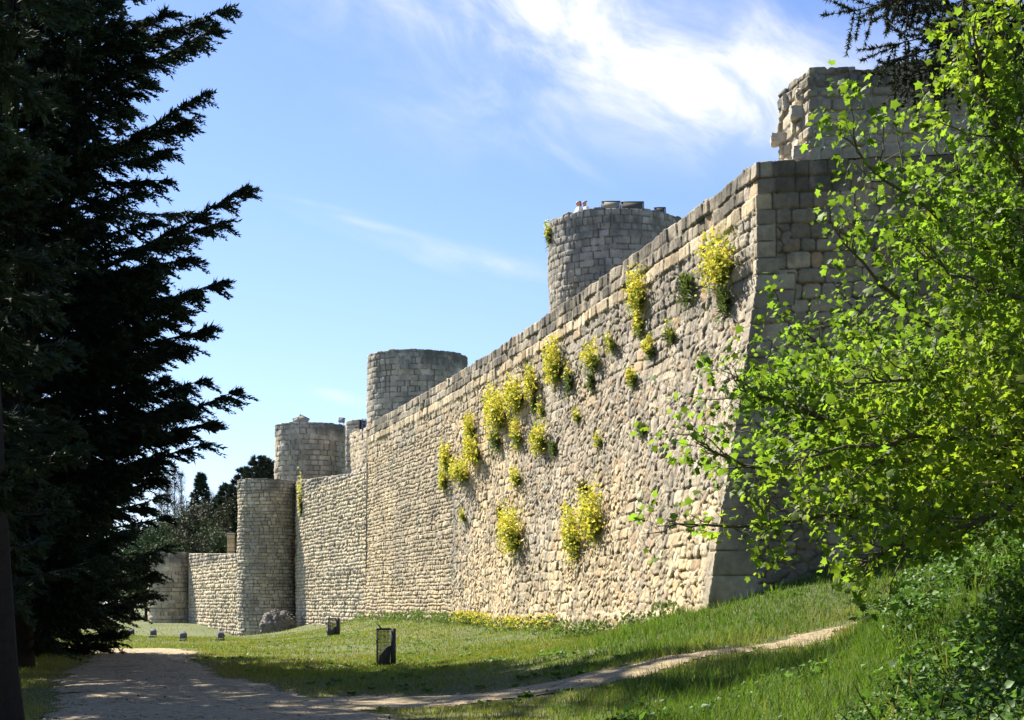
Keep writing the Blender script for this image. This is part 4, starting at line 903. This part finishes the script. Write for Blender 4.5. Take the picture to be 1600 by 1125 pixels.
for tip, zs, sag in [((1332, 18, 23), 9.5, .1), ((1375, 5, 22.5), 9.6, -.1), ((1410, 20, 23.5), 9.4, .1), ((1378, 98, 22.5), 8.6, .1), ((1440, 60, 23), 8.8, 0), ((1395, 70, 23.2), 8.5, .1), ((1430, 110, 22), 8.2, .1), ((1470, 100, 23), 8.0, .0), ((1500, 160, 23), 7.2, .1), ((1480, 20, 23), 9.3, 0), ((1540, 60, 22.5), 9.0, 0), ((1550, 130, 23.4), 7.8, 0), ((1400, 125, 23), 8.2, .15), ((1540, 230, 23), 6.8, .1), ((1460, 45, 22), 9.2, 0), ((1520, -10, 22.4), 10, 0), ((1450, 150, 22.6), 7.8, .1)]: spruce_bough(tip, zs, sag)
trk.build('trunk', M['bark'], spr, True); wood.build('bough', M['twig'], spr); acc.build('crown', M['needle'], spr)

# ---------------------------------------------------------------- grass, undergrowth
rng = np.random.default_rng(21)
wallx = lambda y: np.interp(y, main[:, 1], main[:, 0])
def in_wall(x, y):
    t = (x-C0[0])/DR[0]; yr = C0[1]+DR[1]*t
    r = (x > 4.35) & (y > yr-.45)
    m_ = (y > 33.2) & (y < 84) & (x > wallx(np.maximum(y, 34))-1.25*np.clip(1-(y-34)/36, .1, 1))
    lo = (y >= 84) & (y < 104) & (x > np.interp(y, [84, 104], [-8.5, -16])-.1)
    fa = (y >= 104) & (x > np.interp(y, [104, 126], [-19.5, -28.6])-.1)
    return r | m_ | lo | fa
GT = np.array([(-.5, 0, 0), (.5, 0, 0), (.32, .55, .06), (-.32, .55, .06), (0, 1, .28)], float)
GF = [(0, 1, 2), (0, 2, 3), (3, 2, 4)]
def blades(n, d0, d1, px0, px1, hfun, wfun, cfun, keep, seed):
    rng = np.random.default_rng(seed); y = d0+(d1-d0)*rng.random(n); x = (px0+(px1-px0)*rng.random(n)-800)/F*y
    k = ~in_wall(x, y) & keep(x, y, rng); x, y = x[k], y[k]; n = len(x); z = gz(x, y)
    a = rng.random(n)*6.283; tilt = rng.normal(0, .28, (n, 2)); al = np.stack([tilt[:, 0], tilt[:, 1], np.ones(n)], -1)
    fr = frames(al, np.stack([np.cos(a), np.sin(a), 0*a], -1)); h = hfun(x, y, rng)
    V, Fc = inst(GT, GF, np.stack([x, y, z-.01], -1), fr, np.stack([wfun(y), h, h], -1))
    return V, Fc, np.repeat(cfun(x, y, rng), 5, 0)
def lush(x, y):
    """0 = short dry lawn, 1 = long green grass (right bank and along the wall foot)"""
    w_ = np.clip(1-(wallx(np.clip(y, 34, 83))-x-1.0)/1.3, 0, 1)*(y > 34)
    b = sst(.6, 2.6, x-.02*(y-26))*(y < 40)
    return np.clip(np.maximum(w_*.6, b), 0, 1)
def keep_l(x, y, r):
    d = path_d(x, y); c = fbm(x*1.1, y*1.1, 51, 3); return (d > .1*r.normal(size=len(x))) | ((r.random(len(x)) < (.10+.75*sst(-3.5, -1.5, x)*sst(8, 5, x)*(y < 30))*sst(.40, .52, c)+.08))
def h_l(x, y, r):
    l = lush(x, y); t = fbm(x*.7, y*.7, 71, 4, .6)*1.15; return (.05+.06*r.random(len(x))+.05*sst(.5, .75, t))*(1+1.9*l*r.random(len(x)))*(.45+.55*sst(-.2, .8, path_d(x, y)))
def c_l(x, y, r):
    n = len(x); t = sst(.3, .7, fbm(x*.35, y*.35, 61, 4)+r.normal(0, .08, n))[:, None]; c = np.array([.21, .225, .05])*t+np.array([.15, .215, .04])*(1-t)
    l = lush(x, y)[:, None]; c = c*(1-l)+np.array([.115, .19, .035])*l; e_ = (sst(1.6, .1, path_d(x, y))*.75)[:, None]; c = c*(1-e_)+np.array([.27, .25, .085])*e_
    dry = (r.random((n, 1)) < .10-.05*l); c = np.where(dry, [.26, .22, .10], c); return c*(.7+.6*r.random((n, 1)))
a = Acc()
for s, n, d0, d1 in ((1, 150000, 13, 45), (2, 170000, 34, 90), (3, 30000, 80, 122)):
    a.add(*blades(n, d0, d1, -120, 1720, h_l, lambda y: .007+.00033*y, c_l, keep_l, s))
g = a.build('grass', M['grass']); tag(g, 'green lawn and bank grass at the foot of the walls', 'grass', kind='stuff')
# long grass tufts on the bank
a = Acc()
kb = lambda x, y, r: (path_d(x, y) > .1) & (fbm(x*2.2, y*2.2, 88, 3)+.35*lush(x, y) > .60) & (x > .3)
hb = lambda x, y, r: (.16+.22*r.random(len(x)))*(.6+.8*vn(x*1.5, y*1.5, 5))*np.where(x < .245*y, .38, .9)
cb = lambda x, y, r: np.array([.125, .205, .04])*(.55+.8*r.random((len(x), 1)))
a.add(*blades(90000, 11.5, 35, 850, 1720, hb, lambda y: .008+.0003*y, cb, kb, 9))
tag(a.build('long_grass', M['grass']), 'long tufts of fresh grass on the right bank', 'grass', kind='stuff')
# leafy undergrowth on the bank
LT = np.array([(0, 0, 0), (.34, .35, .07), (0, 1, -.12), (-.34, .35, .07)], float); LF = [(0, 1, 2), (0, 2, 3)]
rng = np.random.default_rng(31); a = Acc(); n = 5200
y = 11+20*rng.random(n)**1.1; x = (960+760*rng.random(n)**.85-800)/F*y
dens_ = fbm(x*.8, y*.8, 99, 4)+1.3*np.clip(x/y-.30, -.085, .10)
msk = (dens_ > .41) & (path_d(x, y) > .35) & ~in_wall(x, y) & ~((x < .27*y) & (y > 22)); x, y, dn = x[msk], y[msk], dens_[msk]
for px_, py_, z_, q_ in zip(x, y, gz(x, y), dn):
    low = (px_ < .24*py_); kind = rng.integers(0, 3); m = int((34, 70, 26)[kind]*(.5 if low else 1)); hh = ((.10+.55*rng.random()**2)*(.35 if low else 1)*(1.0 if py_ < 24 else .6)); r_ = .10+.22*rng.random()
    p = rng.normal(0, .5, (m, 3))*[r_, r_, 0]+[px_, py_, z_]; hgt = hh*rng.random(m)**.7; p[:, 2] += hgt
    fr = frames(rng.normal(0, 1, (m, 3))*[1, 1, .6]+[0, 0, -.15], rng.normal(0, .6, (m, 3))+[-.1, 0, .9]); V, Fc = inst(LT, LF, p, fr, (.04+.05*rng.random(m))*(1, .7, 1.7)[kind])
    base_ = (np.array([.085, .16, .035]), np.array([.055, .115, .03]), np.array([.10, .18, .05]))[kind]
    cc = base_*(.55+.8*rng.random())*(.7+.6*rng.random((m, 1))); a.add(V, Fc, np.repeat(cc, 4, 0))
    if rng.random() < .14:          # dry stems and long blades sticking out
        k_ = 9; q = rng.normal(0, .3, (k_, 3))*[r_, r_, 0]+[px_, py_, z_]; L_ = hh*1.2+.15
        V, Fc = inst(LT, LF, q, frames(rng.normal(0, .35, (k_, 3))+[0, 0, 1], rng.normal(0, 1, (k_, 3))), np.stack([.022+0*rng.random(k_), L_*(.4+.5*rng.random(k_)), np.ones(k_)*.3], -1))
        a.add(V, Fc, np.array([.17, .20, .06]) if rng.random() < .7 else np.array([.24, .19, .11]))
tag(a.build('undergrowth', M['under']), 'dark tangled leafy undergrowth covering the right bank', 'undergrowth', kind='stuff')
# rough weeds along the wall foot and a few flowering ones
rng = np.random.default_rng(33); a = Acc(); fl = Acc()
for yy in np.concatenate([34.5+rng.random(60)*34, 60+rng.random(30)*23]):
    x0 = wallx(yy)-1.28*np.clip(1-(yy-34)/36, .1, 1)-.25-.5*rng.random(); z0 = bz_(x0, yy); m = 50
    p = rng.normal(0, .22, (m, 3))*[1, 1.3, 0]+[x0, yy, z0]; p[:, 2] += .45*rng.random(m); fr = frames(rng.normal(0, .6, (m, 3))+[0, 0, .8], rng.normal(0, 1, (m, 3)))
    V, Fc = inst(LT, LF, p, fr, .06+.09*rng.random(m)); a.add(V, Fc, np.repeat(np.array([.10, .15, .05])*(.6+.7*rng.random((m, 1))), 4, 0))
    if 47 < yy < 62:
        m = 40; q = p[:m]+[0, 0, .15]; V, Fc = inst(BL_T, BL_F, q, rand_rot(m, rng), np.full(m, .05)); fl.add(V, Fc, np.array([.72, .62, .05]))
for _ in range(900):          # broad-leaved rosettes and clover in the lawn
    yy = 24+50*rng.random()**1.3; x0 = (250+1000*rng.random()-800)/F*yy
    if in_wall(np.array([x0]), np.array([yy]))[0] or path_d(np.array([x0]), np.array([yy]))[0] < -.1 or fbm(np.array([x0*.8]), np.array([yy*.8]), 66, 3)[0] < .5: continue
    z0 = bz_(x0, yy); m = 12; an = rng.random(m)*6.28; al = np.stack([np.cos(an), np.sin(an), .45+.5*rng.random(m)], -1)
    V, Fc = inst(LT, LF, np.tile([x0, yy, z0+.02], (m, 1))+rng.normal(0, .04, (m, 3))*[1, 1, 0], frames(al, np.tile([0, 0, 1.], (m, 1))), .07+.10*rng.random(m)); a.add(V, Fc, np.repeat(np.array([.10, .19, .05])*(.5+.8*rng.random((m, 1))), 4, 0))
wd = a.build('weeds', M['under']); tag(wd, 'weeds along the foot of the long wall, some with yellow flowers', 'weeds', kind='stuff')
fl.build('blossom', M['flower'], wd)

# loose stones on the paths
rng = np.random.default_rng(44); n = 9000; y = 14+50*rng.random(n)**1.4; x = (60+1350*rng.random(n)-800)/F*y; d = path_d(x, y)
k = (d < .12) & (fbm(x*1.5, y*1.5, 12, 3) > .40); x, y = x[k], y[k]; n = len(x)
OT = np.array([(1, 0, 0), (.3, .9, 0), (-.8, .6, 0), (-.9, -.4, 0), (.1, -1, 0), (.1, 0, .75)], float); OF = [(0, 1, 5), (1, 2, 5), (2, 3, 5), (3, 4, 5), (4, 0, 5)]
an = rng.random(n)*6.28; fr = frames(np.stack([np.cos(an), np.sin(an), 0*an], -1), np.stack([.2*rng.normal(size=n), .2*rng.normal(size=n), np.ones(n)], -1))
V, Fc = inst(OT, OF, np.stack([x, y, gz(x, y)+.03], -1), fr, (.010+.028*rng.random(n)**3)[:, None]*np.array([[1, 1, 1.]]))
M['pebble'] = pmat('pebbles', colattr=True, rough=.95)
tag(mesh('pebbles', V, Fc, M['pebble'], None, np.repeat(np.array([.42, .36, .27])*(.5+.7*rng.random((n, 1))), 6, 0)), 'loose pale stones strewn over the path', 'stones', kind='stuff')

# dry leaves and twigs blown over path and verge
n = 9000; y = 13+42*rng.random(n)**1.3; x = (40+1350*rng.random(n)-800)/F*y; d = path_d(x, y); k = (d < .5+.5*rng.random(n)) & (fbm(x*.9, y*.9, 19, 3) > .42) & ~in_wall(x, y); x, y = x[k], y[k]; n = len(x)
fr = frames(rng.normal(size=(n, 3))*[1, 1, .2], rng.normal(0, .35, (n, 3))+[0, 0, 1]); tw_ = rng.random(n) < .3
V, Fc = inst(LT, LF, np.stack([x, y, gz(x, y)+.045], -1), fr, np.stack([np.where(tw_, .012, .05), np.where(tw_, .16, .06)*(.5+rng.random(n)), np.ones(n)*.05], -1))
tag(mesh('leaf_litter', V, Fc, M['pebble'], None, np.repeat(np.array([.17, .115, .06])*(.4+1.0*rng.random((n, 1))), 4, 0)), 'dry brown leaves and twigs scattered along the path', 'leaf litter', kind='stuff')
